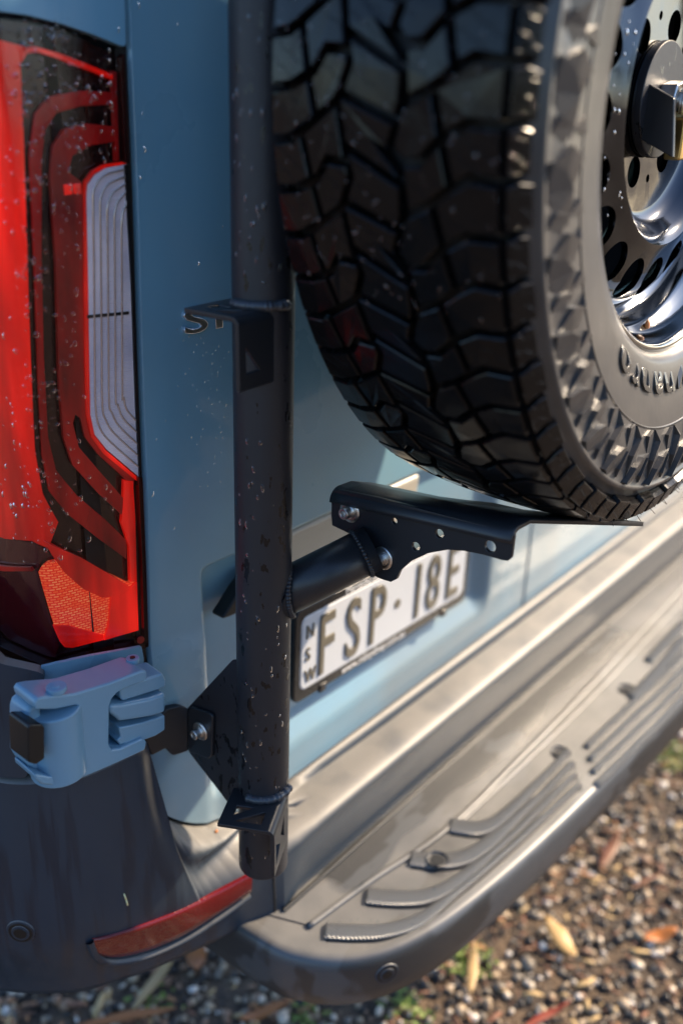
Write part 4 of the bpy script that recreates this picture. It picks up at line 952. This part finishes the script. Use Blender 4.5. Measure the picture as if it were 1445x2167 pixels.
for _ in range(170):
    z = random.choice((random.uniform(.33, .75), random.uniform(.33, .75), random.uniform(-.3, .28))); a = math.radians(random.uniform(165, 285)); c = pole(z)
    pts.append((c.x+PR*math.cos(a), c.y+PR*math.sin(a), z)); nr.append((math.cos(a), math.sin(a), 0)); sz_.append(random.uniform(.0007, .0019))
drops('rain_drops', pts, nr, sz_, car, 1.4)
pts = []; nr = []; sz_ = []
for px, py, s_ in ((305, 316, .0022), (296, 375, .0016), (419, 558, .0020), (323, 1045, .0019), (368, 1118, .0013), (293, 12, .0016), (375, 52, .001), (300, 240, .0009), (330, 930, .001), (470, 480, .0012), (418, 1750, .0015), (350, 890, .0008)):
    h_, nn = on(DR, px, py, .0003)
    if h_: pts.append(h_); nr.append(nn); sz_.append(s_*.8)
for _ in range(70):
    h_, nn = on(DR, random.uniform(1070, 1120) if False else random.gauss(440, 28), random.uniform(690, 1030), .0002)
    if h_: pts.append(h_); nr.append(nn); sz_.append(random.uniform(.0003, .0007))
drops('rain_drops', pts, nr, sz_, van, 1.2)
pts = []; nr = []; sz_ = []
for _ in range(90):
    a = random.uniform(PI*.55, PI*1.25); r = random.uniform(.131, .18); y = float(np.interp(r, [.13, .142, .168, .188], [-.156, -.151, -.143, -.122]))
    pts.append((r*math.cos(a), y-.0003, r*math.sin(a))); nr.append((0, -1, 0)); sz_.append(random.uniform(.0006, .0018))
drops('rain_drops', pts, nr, sz_, rim)
pts = []; nr = []; sz_ = []
for _ in range(240):
    u = random.uniform(-150, 120); v = random.uniform(-195, -10); q = surf_pos(u, v, 0); pts.append(q); nr.append((q[0], 0, q[2])); sz_.append(random.uniform(.0004, .0010))
drops('rain_drops', pts, nr, sz_, tyre)
# rubber vent hairs on shoulder
bm = bmesh.new()
for c in range(NCELL):
    for uo, v0 in ((-5, -205), (10, -216), (-38, -207), (-28, -219)):
        a = Vector(surf_pos(uo+c*69.2, v0+5, 0)); nn = Vector((a.x*.6/.38, -.7, a.z*.6/.38)).normalized(); L_ = random.uniform(.004, .008); b2 = a+nn*L_+Vector((random.uniform(-.002, .002), 0, random.uniform(-.002, .002))); tube_bm(bm, a-nn*.001, b2, .00035, 5, False)
bobj('vent_hair', bm, carcass, tyre)['kind'] = 'stuff'
# litter on the van
h_, nn = on(BC, 267, 1903, .001); h2, _ = on(BC, 262, 1890, .0016); h3, _ = on(BC, 270, 1914, .0012)
bm = bmesh.new(); tube_bm(bm, h2, h_, .0009, 8); tube_bm(bm, h_, h3, .0009, 8); tag(bobj('pine_needle', bm, mat('pale_yellow', (.75, .72, .40), .5), None, True), 'tiny pale yellow needle stuck to the dark bumper above the red reflector', 'needle')
h_, nn = on(BC, 457, 1761, .001)
if h_ is None: h_, nn = on(BF, 457, 1761, .001)
bm = bmesh.new(); bmesh.ops.create_icosphere(bm, subdivisions=2, radius=.0026, matrix=Matrix.Translation(h_) @ Matrix.Diagonal((1.2, .7, .9, 1))); tag(bobj('seed_husk', bm, leafm[0], None, True), 'tiny orange seed husk on the bumper below the door corner', 'seed')
bm = bmesh.new(); q = Vector((TX+.012, -.1493, TZ-.2085)); bmesh.ops.create_icosphere(bm, subdivisions=2, radius=.005, matrix=Matrix.Translation(q) @ Matrix.Diagonal((.9, .5, 1.2, 1))); tag(bobj('leaf_fragment', bm, leafm[0], None, True), 'small orange leaf fragment lying in the wheel rim barrel', 'leaf')

# ================================================================== unseen trees, added to darken reflections and cut sky light
bark_t = mat('tree_bark', (.10, .08, .06), .8); leaf_t = mat('tree_leaf', (.05, .085, .03), .5); leaf_u = mat('tree_leaf_dry', (.10, .10, .04), .5)
def tree(x, y, h_, r, lab, seed):
    g = np.random.default_rng(seed); t = tag(empty('added_tree', (x, y, GZ)), lab, 'tree', 'unseen trees added to darken reflections')
    bm = bmesh.new(); tube_bm(bm, (0, 0, 0), (.1, .05, h_*.55), .22, 12, True, .13)
    for k in range(6):
        a = k*1.1; tube_bm(bm, (.05, .03, h_*(.3+.04*k)), (r*.6*math.cos(a), r*.6*math.sin(a), h_*(.6+.05*k)), .09, 8, True, .03)
    bobj('trunk', bm, bark_t, t, True)
    nc = 26; cc = np.stack([g.normal(0, r*.45, nc), g.normal(0, r*.45, nc), h_*g.uniform(.30, .95, nc)], -1); n_ = 7000
    c = cc[g.integers(0, nc, n_)]+g.normal(0, r*.17, (n_, 3)); a = g.normal(0, 1, (n_, 3)); a /= np.linalg.norm(a, axis=1)[:, None]; b_ = np.cross(a, g.normal(0, 1, (n_, 3))); b_ /= np.linalg.norm(b_, axis=1)[:, None]
    L_ = g.uniform(.07, .16, (n_, 1)); V = np.stack([c-a*L_, c+b_*L_*.4, c+a*L_, c-b_*L_*.4], 1).reshape(-1, 3); Fq = np.arange(n_*4).reshape(-1, 4)
    fast_mesh('crown', V, Fq, [leaf_t, leaf_u], (g.random(n_) < .3).astype(int), False, t)
for i, (x, y, h_, r, lab) in enumerate(((-3.0, -11.5, 6.5, 2.8, 'tall unseen gum tree added behind the viewer to darken reflections'), (9.5, -.5, 5.0, 2.2, 'unseen gum tree added beyond the right end of the van to cut sky light'), (3.0, -14, 4.5, 2.4, 'low unseen gum tree added behind the spare wheel side to darken reflections'))):
    tree(x, y, h_, r, lab, 50+i)
